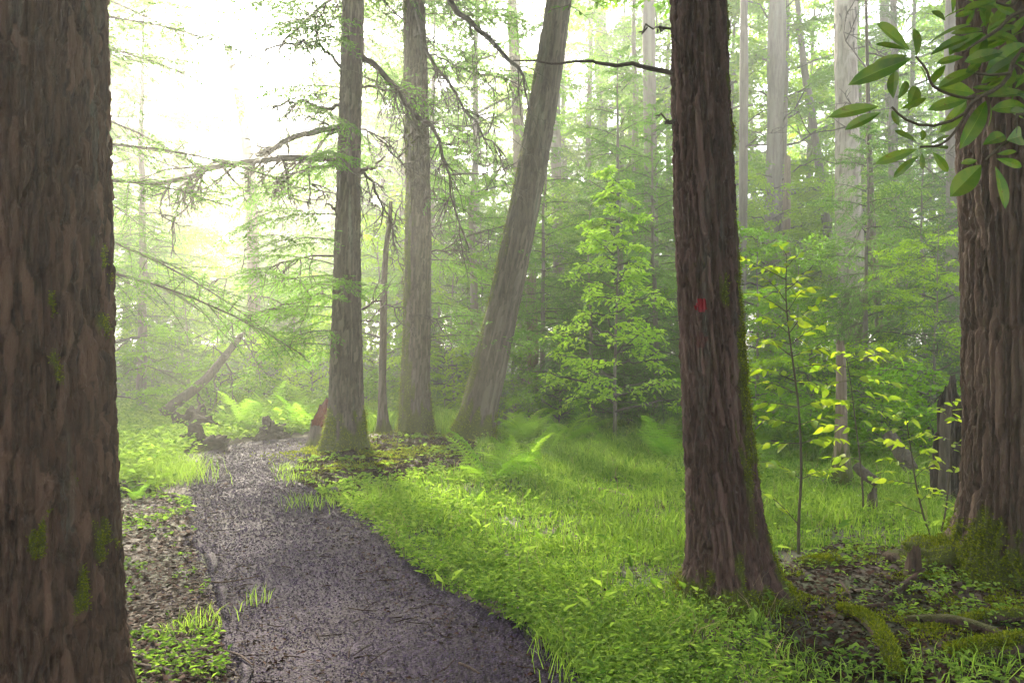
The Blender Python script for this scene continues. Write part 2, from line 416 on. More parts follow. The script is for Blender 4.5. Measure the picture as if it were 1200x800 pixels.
def trunk(keys, base, nt_, rows, bark, seed, flare=0.12, fh=0.16, lobes=5, mossfn=None, amp=None):
    """keys rows (z, x, y, r) in world; returns V local to base, Q, attrs and the surface grid"""
    z = np.asarray(rows, float); cx, cy_, r = hermite(keys, z); r = np.maximum(r, 0.012)
    th = np.arange(nt_) * 2 * np.pi / nt_
    TH, Z = np.meshgrid(th, z); rmean = float(np.median(r[z < base[2] + 3])) if (z < base[2] + 3).any() else float(r[0])
    zl = Z - base[2]
    ct, st = np.cos(TH), np.sin(TH)
    rng = np.random.default_rng(seed)
    ph = rng.uniform(0, 6.28, 4)
    # slow shape
    rad = r[:, None] * (1 + 0.035 * fbm(ct * 1.2 + 7, st * 1.2, Z * 0.7, seed) + 0.02 * fbm(ct * 3, st * 3, Z * 1.5, seed + 1))
    lob = 0.55 + 0.45 * np.cos(lobes * TH + ph[0] + 0.5 * np.sin(TH + ph[1])) + 0.35 * np.cos((lobes - 2) * TH + ph[2])
    rad = rad + flare * np.exp(-np.maximum(zl, -0.05) / fh) * np.clip(lob, 0.08, 2) + 0.25 * flare * np.exp(-np.maximum(zl, -.05) / (fh * 3.0))
    circ = 2 * np.pi * rmean
    if bark == 'plate':      # scaly ridges
        ns = max(8, round(circ / 0.0265)); w1 = 0.9 * fbm(ct * 3, st * 3, Z * 2.2, seed + 2); w2 = 0.5 * fbm(ct * 6, st * 6, Z * 6, seed + 3)
        s = TH / (2 * np.pi) * ns + w1 + 0.4 * w2; t = Z / 0.19 + w2 * 0.6 + 0.5 * w1
        f1, f2, cid = voro(s, t, ns, seed); e = sstep(0.03, 0.30, f2 - f1)
        g1, g2, _ = voro(s * 2 + 0.3, t * 2.3, ns * 2, seed + 9); e2 = sstep(0.0, 0.4, g2 - g1)
        hgt = e * 0.75 + 0.25 * e * e2; A = amp or 0.024
    elif bark == 'weave':    # narrow slanting interlaced ridges
        ns = max(8, round(circ / 0.024)); w1 = 0.8 * fbm(ct * 2.5, st * 2.5, Z * 2.0, seed + 2)
        s = TH / (2 * np.pi) * ns + w1 + Z * 2.2; s = np.mod(s, ns); t = Z / 0.27 + 0.6 * fbm(ct * 5, st * 5, Z * 5, seed + 3)
        f1, f2, cid = voro(s, t, ns, seed); e = sstep(0.03, 0.32, f2 - f1)
        g1, g2, _ = voro(s * 2, t * 2.5, ns * 2, seed + 9); e2 = sstep(0.0, 0.45, g2 - g1)
        hgt = e * 0.75 + 0.25 * e * e2; A = amp or 0.026
    elif bark == 'furrow':   # long deep vertical ridges
        ns = max(8, round(circ / 0.040)); w1 = 0.75 * fbm(ct * 3.5, st * 3.5, Z * 1.6, seed + 2); w2 = fbm(ct * 9, st * 9, Z * 7, seed + 4)
        s = TH / (2 * np.pi) * ns + w1 + 0.09 * w2; t = Z / 0.55 + 0.15 * w2
        f1, f2, cid = voro(s, t, ns, seed); e = sstep(0.05, 0.36, f2 - f1)
        g1, g2, _ = voro(s * 1.5, t * 5.5, max(8, int(ns * 1.5)), seed + 9); e2 = sstep(0.0, 0.3, g2 - g1)
        hgt = e * 0.90 + 0.10 * e * e2; A = amp or 0.034
    else:                    # smooth
        hgt = 0.5 + 0.5 * fbm(ct * 4, st * 4, Z * 1.2, seed + 2); cid = 0.5 + 0.5 * vnoise(ct * 3, st * 3, Z * 1.0, seed + 3); A = amp or 0.006
    rad = rad + A * (hgt - 0.7) + 0.25 * A * fbm(ct * rmean * 60, st * rmean * 60, Z * 22, seed + 6)
    mo = np.zeros_like(Z) if mossfn is None else mossfn(TH, zl, fbm(ct * 3.3, st * 3.3, Z * 3.3, seed + 7), hgt)
    rad = rad + 0.012 * np.clip(mo, 0, 1) * (0.6 + 0.6 * vnoise(ct * rmean * 45, st * rmean * 45, Z * 45, seed + 8))
    X = cx[:, None] + rad * ct; Y = cy_[:, None] + rad * st
    V = np.stack([X, Y, Z], -1) - np.array(base)
    nr = len(z); i, j = np.meshgrid(np.arange(nr - 1), np.arange(nt_), indexing='ij')
    Q = np.stack([i * nt_ + j, i * nt_ + (j + 1) % nt_, (i + 1) * nt_ + (j + 1) % nt_, (i + 1) * nt_ + j], -1).reshape(-1, 4)
    return V, Q, {'cell': cid.ravel(), 'moss': np.clip(mo, 0, 1).ravel()}, mo

def surf_normals(V):
    du = np.roll(V, -1, 1) - np.roll(V, 1, 1); dv = np.gradient(V, axis=0)
    return nrm(np.cross(du, dv))

def moss_fuzz(V, mo, n, seed, size=0.012, lo=0.35, zmax=None):
    """short moss blades standing on a trunk surface"""
    rng = np.random.default_rng(seed); Nn = surf_normals(V)
    w = np.clip(mo - lo, 0, 1)
    if zmax is not None: w = np.where(V[..., 2] > zmax, 0, w)
    w = w.ravel(); idx = rng.choice(len(w), n, p=w / w.sum())
    P = V.reshape(-1, 3)[idx] + rng.normal(0, size * 0.7, (n, 3)); Np = Nn.reshape(-1, 3)[idx]
    D = nrm(Np + rng.normal(0, 0.55, (n, 3)) + np.array([0, 0, 0.15])); P = P - Np * size * 0.3
    L = rng.uniform(0.6, 1.5, n) * size
    Vv, Q = leafquads(P, D, nrm(rng.normal(0, 1, (n, 3))), L, L * 0.5)
    return mesh('moss', Vv, Q, mats=M['moss'], attrs={'rnd': rep4(rng.random(n))})

def pxkeys(pts, Y, top=None):
    """(u, v, width px) at depth Y -> (z, x, y, r)"""
    k = []
    for u, v, w in pts:
        p = at(u, v, Y); k.append((p[2], p[0], Y, w / 2 / F * Y))
    if top: k.append(top)
    return sorted(k)

def rowset(z0, zd, dz, ztop, n2=40):
    a = np.arange(z0, zd, dz); b = zd + (ztop - zd) * (np.linspace(0, 1, n2 + 1)[1:]) ** 1.2
    return np.concatenate([a, b])

# ------------------------------------------------------------------ branches
def grow(rng, p, d, L, r, level, out, droop=0.12, kids=3, wob=0.22, seg=6):
    P = [np.array(p, float)]; d = nrm(np.array(d, float)); ds = []
    for i in range(seg):
        d = nrm(d + rng.normal(0, wob, 3) * 0.6 + np.array([0, 0, -droop * 0.3])); ds.append(d)
        P.append(P[-1] + d * L / seg)
    P = np.array(P); out.append((P, r * (1 - 0.8 * np.linspace(0, 1, seg + 1))))
    if level > 0:
        for k in range(kids):
            i = rng.integers(1, seg); side = nrm(np.cross(ds[i], rng.normal(0, 1, 3)))
            dd = nrm(ds[i] * 0.75 + side * 0.75)
            grow(rng, P[i], dd, L * rng.uniform(0.35, 0.6), max(r * 0.62, 0.0052), level - 1, out, droop, kids, wob, seg)
    return out

def branch_mesh(lines, n=5, m='deadwood'):
    b = MB(); by = {}
    for P, r in lines: by.setdefault(len(P), []).append((P, r))
    for k, ls in by.items():
        V, Q = tubes(np.array([l[0] for l in ls]), np.array([l[1] for l in ls]), n); b.add(V, Q)
    return b.mesh('branch', [M[m]], True)

def smooth_line(P, n=14):
    P = np.array(P, float); s = np.linspace(0, 1, len(P)); u = np.linspace(0, 1, n)
    for _ in range(1): pass
    k = np.concatenate([s[:, None], P], 1); return np.stack(hermite(k, u), -1)

def limb(root, base, pts, r0, r1, seed, twigs=8, tl=0.8, droop=0.25, level=1, kids=3, mat_='deadwood', name='branch', dirbias=(0, 0, -0.5)):
    rng = np.random.default_rng(seed); P = smooth_line(pts, 14); P[1:-1] += rng.normal(0, 0.012, (12, 3)) * (1 + tl)
    lines = [(P, np.linspace(r0, r1, 14))]
    for k in range(int(twigs * 1.4)):
        i = rng.integers(2, 13); tn = nrm(P[i + 1] - P[i - 1]) if i < 13 else nrm(P[i] - P[i - 1])
        d = nrm(tn * 0.6 + rng.normal(0, 0.6, 3) + np.array(dirbias))
        grow(rng, P[i], d, tl * rng.uniform(0.5, 1.2), max(r1 * 0.7, 0.011), level, lines, droop, kids, 0.28)
    me = branch_mesh([(p - np.array(base), r) for p, r in lines], 5, mat_)
    return obj(name, me, root)

# ------------------------------------------------------------------ foliage boughs
def bough(rng, L, ntw, twl, ang, sp, nl, nw, droop, rise=0.05, nang=48, flat=0.3):
    t = np.clip(np.linspace(0.1, 0.98, ntw) + rng.normal(0, 0.01, ntw), 0.05, 1)
    wob = rng.normal(0, 0.04); axis = lambda t: np.stack([L * t, wob * L * np.sin(3 * t), rise * L * t - droop * L * t * t], -1)
    side = np.where(np.arange(ntw) % 2, 1.0, -1.0)
    tl = (twl * L * (1 - t) ** 0.65 * np.minimum(1, 0.35 + t * 2.0) + 0.09) * rng.uniform(0.65, 1.2, ntw)
    a = np.radians(ang + rng.normal(0, 9, ntw))
    d = nrm(np.stack([np.cos(a), side * np.sin(a), rng.normal(-0.12, 0.24, ntw)], -1))
    b = axis(t)
    cnt = np.maximum(2, (tl / sp).astype(int)); idx = np.repeat(np.arange(ntw), cnt)
    s = (np.arange(len(idx)) - np.repeat(np.cumsum(cnt) - cnt, cnt)) / np.repeat(cnt, cnt) + rng.uniform(0, 0.05, len(idx))
    dro = -0.22 * (s * tl[idx]) ** 2 / np.maximum(tl[idx], .1)
    P = b[idx] + d[idx] * (s * tl[idx])[:, None]; P[:, 2] += dro
    s2 = np.where(rng.random(len(idx)) < 0.5, 1, -1) * np.radians(nang + rng.normal(0, 12, len(idx)))
    dx, dy = d[idx, 0], d[idx, 1]
    D = np.stack([dx * np.cos(s2) - dy * np.sin(s2), dx * np.sin(s2) + dy * np.cos(s2), d[idx, 2] - 0.15 + rng.normal(0, 0.18, len(idx))], -1)
    D = nrm(D); N = nrm(np.array([0, 0, 1.0]) + rng.normal(0, flat, (len(idx), 3)))
    k = 0.75 + 0.5 * rng.random(len(idx))
    tw = np.stack([b, b + d * (tl * 0.5)[:, None] - np.array([0, 0, 1]) * (0.055 * tl)[:, None], b + d * tl[:, None] - np.array([0, 0, 1]) * (0.22 * tl)[:, None]], 1)
    ax = axis(np.linspace(0, 1, 8))
    return dict(P=P, D=D, N=N, L=nl * k, W=nw * k, tw=tw, ax=ax, len=L, dens=rng.random(len(idx)))

class Crown:
    def __init__(s): s.b = MB()
    def put(s, bo, Mx, org, sc, rng, keep=1.0, tone=0.5, rad=0.012):
        k = np.ones(len(bo['P']), bool) if keep >= 1 else rng.random(len(bo['P'])) < keep
        tr = lambda a: (a * sc) @ Mx.T + org
        V, Q = leafquads(tr(bo['P'][k]), bo['D'][k] @ Mx.T, bo['N'][k] @ Mx.T, bo['L'][k], bo['W'][k])
        s.b.add(V, Q, mi=0, rnd=rep4(np.clip(tone + rng.normal(0, 0.22, k.sum()), 0, 1)))
        m, kk, _ = bo['tw'].shape
        V, Q = tubes(tr(bo['tw'].reshape(-1, 3)).reshape(m, kk, 3), np.tile([rad * .22, rad * .15, rad * .08], (m, 1)), 3); s.b.add(V, Q, mi=1)
        V, Q = tubes(tr(bo['ax'])[None], np.linspace(rad * 0.8, rad * 0.15, 8)[None], 4); s.b.add(V, Q, mi=1)
    def mesh(s, leaf): return s.b.mesh('crown', [M[leaf], M['twig']])

def rot(az, pitch, roll=0.0):
    return np.array(Matrix.Rotation(az, 3, 'Z') @ Matrix.Rotation(-pitch, 3, 'Y') @ Matrix.Rotation(roll, 3, 'X'))

_r = np.random.default_rng(11)
HB = [bough(_r, L, int(17 * L + 6), 0.40, 56, 0.0205, 0.055, 0.0165, 0.26) for L in (0.7, 1.0, 1.4, 1.8, 2.3, 2.3)]     # hemlock
BB = [bough(_r, L, int(9 * L + 5), 0.42, 52, 0.052, 0.085, 0.048, 0.18, nang=50, flat=0.4) for L in (0.6, 0.9, 1.2, 1.6)]   # broadleaf

BT = [bough(_r, L, int(8 * L + 5), 0.42, 52, 0.055, 0.125, 0.075, 0.18, nang=50, flat=0.6) for L in (0.9, 1.2, 1.6)]

def nearest(bs, L): return min(bs, key=lambda b: abs(b['len'] - L) + 0.05 * _r.random())

def hemlock_crown(seed, h, z0, rmax, nb, leaf='hemlock', power=0.8, keep=1.0):
    rng = np.random.default_rng(seed); c = Crown()
    for i in range(nb):
        f = ((i + rng.random()) / nb) ** 1.1; z = z0 + (h - z0) * f
        L = (rmax * (1 - f) ** power + 0.25) * rng.uniform(0.65, 1.15); bo = nearest(HB, L); sc = L / bo['len']
        Mx = rot(i * 2.39996 + rng.normal(0, 0.3), -0.12 + 0.55 * f + rng.normal(0, 0.17), rng.normal(0, 0.45))
        c.put(bo, Mx, np.array([0, 0, z]), sc, rng, keep, rng.uniform(0.25, 0.75), 0.008 + 0.006 * L)
    return c.mesh(leaf)

def broad_crown(seed, h, z0, rmax, nl, leaf='broad', spr=7, low=False, bs=None, pw=0.6):
    """limbs leave the trunk and carry flat leafy sprays"""
    rng = np.random.default_rng(seed); c = Crown()
    for i in range(nl):
        f = (i + rng.random()) / nl; z = z0 + (h - z0) * f * 0.92
        az = i * 2.39996 + rng.normal(0, 0.3); prof = (1 - f) ** pw if low else math.sin(math.pi * min(1, 0.18 + 0.8 * f)) ** 0.7
        L = rmax * prof * rng.uniform(0.7, 1.15) + (0.3 if pw < 1 else 0.08); up = rng.uniform(0.15, 0.55)
        d = np.array([math.cos(az), math.sin(az), up]); P = np.array([np.array([0, 0, z]) + d * L * s + np.array([0, 0, -0.10 * L * s * s]) for s in np.linspace(0, 1, 7)])
        P[1:] += rng.normal(0, 0.03 * L, (6, 3))
        V, Q = tubes(P[None], np.linspace(0.012 + 0.008 * L, 0.005, 7)[None], 4); c.b.add(V, Q, mi=1)
        for k in range(spr):
            s = 0.3 + 0.7 * (k + rng.random()) / spr; j = min(6, int(s * 6)); p = P[j]
            bo = (bs or BB)[rng.integers(0, len(bs or BB))]; sc = rng.uniform(0.7, 1.1) * (1 if pw < 1 else 0.3 + 0.7 * prof)
            c.put(bo, rot(az + rng.normal(0, 0.75), rng.normal(0.0, 0.25), rng.normal(0, 0.3)), p, sc, rng, 1.0, rng.uniform(0.2, 0.8), 0.008)
    return c.mesh(leaf)

# ------------------------------------------------------------------ the big trees
def big_tree(name, label, keys, base, nt_, rows, bark, matname, seed, flare, fh, lobes, mossfn, fuzz=0, fz=0.012, zmax=None, amp=None):
    root = thing(name, label, 'tree', base)
    V, Q, A, mo = trunk(keys, base, nt_, rows, bark, seed, flare, fh, lobes, mossfn, amp)
    t = obj('trunk', mesh('trunk', V.reshape(-1, 3), Q, mats=M[matname], smooth=True, attrs=A), root)
    if fuzz:
        tag(obj('moss', moss_fuzz(V, mo, fuzz, seed + 50, fz, zmax=zmax), t), kind='stuff')
    return root, V

def base_at(keys):
    k = min(keys); z = 0.0
    for _ in range(3):
        x, y, r = [float(c[0]) for c in hermite(keys, np.array([z]))]; z = gz(x, y)
    return (x, y, z)

# left foreground trunk
YA = 2.7
kA = pxkeys([(17, 0, 190), (20, 200, 194), (23, 400, 197), (26, 600, 202), (30, 790, 208), (32, 928, 214)], YA, (12.0, at(20, 0, YA)[0] - 0.1, YA + 0.1, 0.16))
bA = base_at(kA)
def mossA(TH, zl, n, hgt):
    side = 0.5 + 0.5 * np.cos(TH + 0.45)
    g = vnoise(np.cos(TH) * 9, np.sin(TH) * 9, zl * 7, 77) * 0.5 + vnoise(np.cos(TH) * 24, np.sin(TH) * 24, zl * 15, 78) * 0.35
    return sstep(0.98, 1.28, n * 0.7 + 0.55 * side ** 4 + g * 0.6 - 0.08 * np.clip(zl - 1.0, -1, 2)) * (0.4 + 0.6 * hgt)
treeA, VA = big_tree('hemlock_tree', 'large dark furrowed trunk filling the left edge, spotted with green moss', kA, bA, 256, rowset(bA[2] - 0.15, 3.05, 0.0115, 12.0, 24), 'plate', 'bark_a', 101, 0.10, 0.2, 5, mossA, 5000, 0.007)
# red-blazed tree
YB = 4.62
kB = pxkeys([(818, 0, 61), (821, 120, 64), (826, 250, 68), (831, 350, 70), (838, 470, 74), (848, 590, 82), (856, 680, 92), (859, 720, 98)], YB, (12.0, at(800, 0, YB)[0] - 0.15, YB, 0.10))
bB = base_at(kB)
def mossB(TH, zl, n, hgt):
    g = 0.6 * vnoise(np.cos(TH) * 5, np.sin(TH) * 5, zl * 12, 71) + 0.4 * vnoise(np.cos(TH) * 13, np.sin(TH) * 13, zl * 30, 72)
    return sstep(0.1, 0.9, 0.85 - zl / 0.26 + n * 0.35 + g * 0.7) + 0.8 * sstep(0.35, 0.8, (0.5 + 0.5 * np.cos(TH + 0.35)) ** 3 * 0.75 + n * 0.5 - np.clip(zl - 0.6, 0, 9) * 0.12)
treeB, VB = big_tree('hemlock_tree', 'leaning red-brown trunk marked with a red paint blaze', kB, bB, 176, rowset(bB[2] - 0.15, 3.75, 0.0125, 12.0, 24), 'weave', 'bark_b', 202, 0.13, 0.13, 5, mossB, 26000, 0.011)
# right foreground trunk
YC = 5.05
kC = pxkeys([(1205, -20, 146), (1209, 200, 146), (1213, 400, 148), (1216, 560, 150), (1218, 690, 158)], YC, (13.0, at(1190, 0, YC)[0], YC, 0.22))
bC = base_at(kC)
def mossC(TH, zl, n, hgt):
    g = 0.6 * vnoise(np.cos(TH) * 7, np.sin(TH) * 7, zl * 9, 73) + 0.4 * vnoise(np.cos(TH) * 20, np.sin(TH) * 20, zl * 24, 74)
    return sstep(0.1, 0.9, 0.9 - zl / 0.28 + n * 0.5 + g * 0.9 + 0.35 * np.cos(TH - 3.6))
treeC, VC = big_tree('oak_tree', 'thick deeply furrowed trunk at the right edge with a mossy foot', kC, bC, 270, rowset(bC[2] - 0.15, 3.9, 0.0145, 13.0, 24), 'furrow', 'bark_c', 303, 0.20, 0.13, 5, mossC, 24000, 0.018)

# red paint blaze on the leaning trunk: patches lifted off the bark
def blaze(root, V, u, v, wu, hv, seed, matn, label, cov=0.0):
    N = surf_normals(V); W_ = V + np.array(bB)
    px = 600 + W_[..., 0] / W_[..., 1] * F; py = HZ + (CH - W_[..., 2]) / W_[..., 1] * F
    front = N[..., 1] < 0.1
    q = ((px - u) / wu) ** 2 + ((py - v) / hv) ** 2 + 0.22 * fbm(px * 0.25, py * 0.16, 0 * px, seed)
    sel = (q < 1 - cov) & front
    nr, n_ = sel.shape
    fs = sel & np.roll(sel, -1, 1); fs = fs[:-1] & fs[1:]
    I, J = np.nonzero(fs); P = (V + N * 0.0025).reshape(-1, 3)
    q4 = np.stack([I * n_ + J, I * n_ + (J + 1) % n_, (I + 1) * n_ + (J + 1) % n_, (I + 1) * n_ + J], -1)
    uq, inv = np.unique(q4.ravel(), return_inverse=True)
    o = obj('paint_mark', mesh('paint_mark', P[uq], inv.reshape(-1, 4), mats=M[matn], smooth=True), root); tag(o, label)
M['red_paint'] = plainmat('red_paint', (0.16, 0.003, 0.012), (0.26, 0.008, 0.022), 60, 0.7)
M['red_faded'] = plainmat('red_paint_faded', (0.055, 0.020, 0.018), (0.09, 0.034, 0.032), 60, 0.8)
blaze(treeB, VB, 821, 358, 8.5, 10.5, 7, 'red_paint', 'small bright red paint blaze')
blaze(treeB, VB, 821, 398, 13, 16, 8, 'red_faded', 'faint weathered red paint smear', 0.55)

def L3(Y, *pts):
    """photo pixels at a depth, optionally (u, v, dY) -> points"""
    return [at(p[0], p[1], Y + (p[2] if len(p) > 2 else 0)) for p in pts]

limb(treeB, bB, L3(YB, (790, 87), (765, 80), (735, 76), (705, 74), (690, 74), (640, 75), (601, 71)), 0.016, 0.005, 1, 0)
limb(treeB, bB, L3(YB, (790, 33), (770, 35), (748, 38)), 0.008, 0.004, 2, 0)
limb(treeB, bB, L3(YB, (795, 141), (780, 141), (769, 139)), 0.009, 0.004, 3, 0)

# mid-distance trees beside the bend
def mid(name, label, pts, Y, seed, bark, matn, flare, mossfn, top, nt_=72, dz=0.035, fuzz=0, zd=7.5, amp=None):
    k = pxkeys(pts, Y, top); b = base_at(k)
    root, V = big_tree(name, label, k, b, nt_, rowset(b[2] - 0.2, zd, dz, top[0]), bark, matn, seed, flare, 0.22, 5, mossfn, fuzz, 0.022, amp=amp)
    return root, b, k
def mossfoot(h=0.45, side=None, str_=0.8):
    def f(TH, zl, n, hgt):
        m = sstep(0.2, 0.8, 1.2 - zl / h + n * 0.6)
        if side is not None:
            m = m + str_ * sstep(0.35, 0.85, (0.5 + 0.5 * np.cos(TH - side)) ** 2 * 0.9 + n * 0.4 - np.clip(zl, 0, 9) * 0.05)
        return m
    return f
YD = 11.3
treeD, bD, kD = mid('hemlock_tree', 'straight grey-brown trunk beside the red stump with long dead limbs', [(414, 0, 24), (410, 150, 26), (407, 300, 31), (406, 400, 35), (406, 480, 39), (407, 534, 44)], YD, 404, 'plate', 'bark_d', 0.09, mossfoot(0.55), (13, at(420, 0, YD)[0], YD, 0.10), fuzz=9000)
YE = 13.4
treeE, bE, kE = mid('dead_tree', 'thin dead stem between the two straight grey trunks', [(457, 252, 5), (452, 300, 6.5), (449, 400, 8), (448, 480, 9), (449, 514, 11)], YE, 505, 'plate', 'bark_d', 0.06, mossfoot(0.25), (4.0, at(458, 246, YE)[0], YE, 0.03), nt_=28, dz=0.05, zd=3.6, amp=0.008)
YF = 13.3
treeF, bF, kF = mid('hemlock_tree', 'straight pale grey trunk behind the dead stem, left of the leaning tree', [(485, 0, 25), (488, 120, 27), (490, 250, 29), (489, 380, 32), (487, 470, 34), (487, 515, 38)], YF, 606, 'plate', 'bark_d', 0.07, mossfoot(0.7, 3.6), (14, at(482, 0, YF)[0], YF, 0.1), fuzz=7000)
YG = 12.6
treeG, bG, kG = mid('maple_tree', 'leaning grey trunk slanting up to the right, mossy on its underside', [(655, 0, 30), (640, 100, 32), (617, 230, 35), (592, 350, 38), (571, 440, 41), (557, 500, 45), (551, 524, 49)], YG, 707, 'furrow', 'bark_d', 0.08, mossfoot(0.5, 3.3, 0.55), (14, at(700, -300, YG)[0], YG, 0.10), fuzz=9000, amp=0.016)

# limbs of the straight grey-brown tree
D = lambda *p: L3(YD, *p)
limb(treeD, bD, D((402, 192), (385, 187), (345, 184, -.1), (290, 188, -.3), (235, 202, -.5), (176, 217, -.8)), 0.06, 0.032, 11, 15, 0.9, level=2)
limb(treeD, bD, D((402, 150), (380, 152), (350, 159, .2), (325, 170, .3), (300, 182, .4)), 0.055, 0.034, 12, 6, 0.6, level=1)
limb(treeD, bD, D((402, 196), (375, 195), (350, 202, .2), (330, 214, .3), (318, 235, .5)), 0.028, 0.008, 13, 8, 0.7, level=2)
limb(treeD, bD, D((400, 352), (372, 345), (340, 358), (300, 366, -.3), (260, 385, -.4)), 0.018, 0.006, 14, 9, 0.6, level=1)
limb(treeD, bD, D((400, 300), (350, 302), (320, 312), (270, 322, .5), (235, 335, .6)), 0.018, 0.005, 15, 10, 0.6, level=1)
limb(treeD, bD, D((400, 250), (385, 238), (378, 226)), 0.022, 0.008, 16, 3, 0.3)
limb(treeD, bD, D((418, 66), (440, 76), (455, 92), (470, 112), (488, 135), (507, 152), (517, 176), (524, 205), (535, 250), (550, 292)), 0.05, 0.010, 17, 22, 1.0, level=2)
limb(treeD, bD, D((418, 102), (440, 104), (462, 108), (490, 118, .3)), 0.022, 0.010, 18, 4, 0.5)
limb(treeD, bD, D((416, 202), (430, 199), (440, 194), (452, 183)), 0.045, 0.010, 19, 2, 0.3)
limb(treeD, bD, D((418, 198), (432, 207), (448, 238), (460, 268), (471, 292)), 0.024, 0.008, 20, 9, 0.6, level=2)
limb(treeD, bD, D((416, 145), (440, 160), (470, 190), (500, 210, -.3)), 0.018, 0.006, 21, 9, 0.6, level=2)
limb(treeD, bD, D((414, 365), (440, 355), (470, 362), (520, 380, .3)), 0.018, 0.005, 22, 8, 0.6, level=1)
limb(treeD, bD, D((414, 0), (390, -4), (345, 40, .6), (318, 70, .9)), 0.03, 0.012, 23, 12, 0.6, level=2)
limb(treeD, bD, D((406, 85), (380, 60), (350, 50, -.4), (310, 58, -.8)), 0.03, 0.012, 24, 12, 0.6, level=2)
limb(treeD, bD, D((404, 120), (385, 128), (350, 118, -.4), (318, 128, -.8)), 0.03, 0.012, 25, 12, 0.6, level=2)
limb(treeE, bE, L3(YE, (457, 262), (448, 250), (440, 240)), 0.02, 0.008, 26, 3, 0.4)
limb(treeE, bE, L3(YE, (456, 270), (465, 255), (470, 235), (472, 215)), 0.022, 0.006, 27, 5, 0.4)
limb(treeE, bE, L3(YE, (452, 300), (470, 310), (490, 335)), 0.012, 0.004, 28, 6, 0.4)
Ff = lambda *p: L3(YF, *p)
limb(treeF, bF, Ff((484, -20), (492, 30, -.3), (506, 68, -.5), (530, 105, -.8), (560, 150, -1), (590, 180, -1.1)), 0.045, 0.008, 29, 20, 1.1, level=2)
limb(treeF, bF, Ff((486, -70), (526, 0, -.5), (552, 28, -.8), (578, 53, -1.2), (606, 76, -1.7), (615, 97, -1.8), (621, 135, -1.8)), 0.06, 0.012, 30, 10, 0.9, level=1)
limb(treeF, bF, Ff((488, 60), (520, 70, .2), (560, 85, .3), (600, 92, .4)), 0.02, 0.006, 31, 14, 0.8, level=2)
limb(treeF, bF, Ff((478, 25), (455, 8), (438, -20)), 0.02, 0.01, 32, 4, 0.4)
limb(treeF, bF, Ff((492, 300), (520, 292), (560, 270), (600, 265, .3)), 0.018, 0.005, 33, 12, 0.7, level=2)

# sparse living sprays on those trees
def sprays(root, base, keys, zs, seed, lens=(0.7, 1.5), leaf='hemlock_light', az=None, keep=0.9):
    rng = np.random.default_rng(seed)
    for z in zs:
        x, y, r = [float(c[0]) for c in hermite(keys, np.array([z]))]
        c = Crown(); a = rng.uniform(0, 6.28) if az is None else rng.choice(az) + rng.normal(0, 0.4); L = rng.uniform(*lens)
        bo = nearest(HB, L)
        c.put(bo, rot(a, rng.uniform(-0.25, 0.25), rng.normal(0, 0.2)), np.array([x + r * 0.8 * math.cos(a), y + r * 0.8 * math.sin(a), z]) - np.array(base), L / bo['len'], rng, keep, rng.uniform(0.3, 0.7), 0.012)
        for k in range(2):
            bo = nearest(HB, L * 0.6); s = 0.35 + 0.35 * k
            org = np.array([x + L * s * math.cos(a), y + L * s * math.sin(a), z - 0.05]) - np.array(base)
            c.put(bo, rot(a + rng.normal(0, 0.7), rng.uniform(-0.4, 0.1), rng.normal(0, 0.2)), org, L * 0.6 / bo['len'], rng, keep, rng.uniform(0.3, 0.7), 0.007)
        obj('foliage_spray', c.mesh(leaf), root)
sprays(treeD, bD, kD, [1.55, 1.75, 1.95, 2.1, 2.25, 2.4, 2.55, 2.7, 3.0, 3.4, 4.1, 4.6, 5.0, 5.4, 5.8, 6.2, 6.5], 41, (0.9, 1.9), az=[3.3, -0.2, -1.2, 3.8, 2.8, -1.8])
sprays(treeD, bD, kD, [3.7, 4.3, 4.8, 5.2, 5.6, 6.0, 6.4, 6.8], 45, (1.0, 2.2), az=[3.1, 2.6, 3.6])
sprays(treeF, bF, kF, [1.7, 2.0, 2.3, 2.6, 3.0, 3.5, 4.0, 4.5, 4.9, 5.3, 5.7, 6.2, 6.7, 7.1], 42, (0.9, 2.1), az=[0.0, -0.7, -1.5, 0.5, 3.4])

# ------------------------------------------------------------------ background trunks that can be told apart
def far_trunk(name, label, pts, Y, top, matn, seed, bark='smooth', cat='tree', group=None, branches=0, vbase=None):
    k = pxkeys(pts, Y)
    x0 = k[0]; g = gz(x0[1], Y)
    if x0[0] > g + 0.05: k = [(g, x0[1] + (x0[1] - k[1][1]) / (k[1][0] - x0[0]) * (x0[0] - g) * 0.5, Y, x0[3] * 1.15)] + k
    tz = top if top else k[-1][0]
    if top and top > k[-1][0] + 0.3: k.append((top, k[-1][1] + (k[-1][1] - k[-2][1]) / (k[-1][0] - k[-2][0]) * (top - k[-1][0]) * 0.6, Y, k[-1][3] * 0.5))
    b = base_at(k); root = thing(name, label, cat, b, group)
    V, Q, A, _ = trunk(k, b, 20, np.linspace(b[2] - 0.3, tz, 60), bark, seed, 0.08, 0.3, 4, mossfoot(0.5), None if bark == 'smooth' else 0.012)
    n = 20; V[-1] += np.array([0, 0, 1.0])[None] * (min(1, k[-1][3] * 7) * np.random.default_rng(seed).uniform(-.15, .35, n))[:, None] * (0 if top and top > 9 else 1)
    obj('trunk', mesh('trunk', V.reshape(-1, 3), Q, mats=M[matn], smooth=True, attrs=A), root)
    rng = np.random.default_rng(seed + 1)
    for i in range(branches):
        z = rng.uniform(1.5, tz * 0.9); x, y, r = [float(c[0]) for c in hermite(k, np.array([z]))]; a = rng.uniform(0, 6.28)
        lines = grow(rng, np.array([x, y, z]) - np.array(b), (math.cos(a), math.sin(a), 0.1), rng.uniform(0.8, 1.8), 0.022, 2, [], 0.2, 3, 0.25)
        obj('branch', branch_mesh(lines, 3), root)
    return root
FT = far_trunk
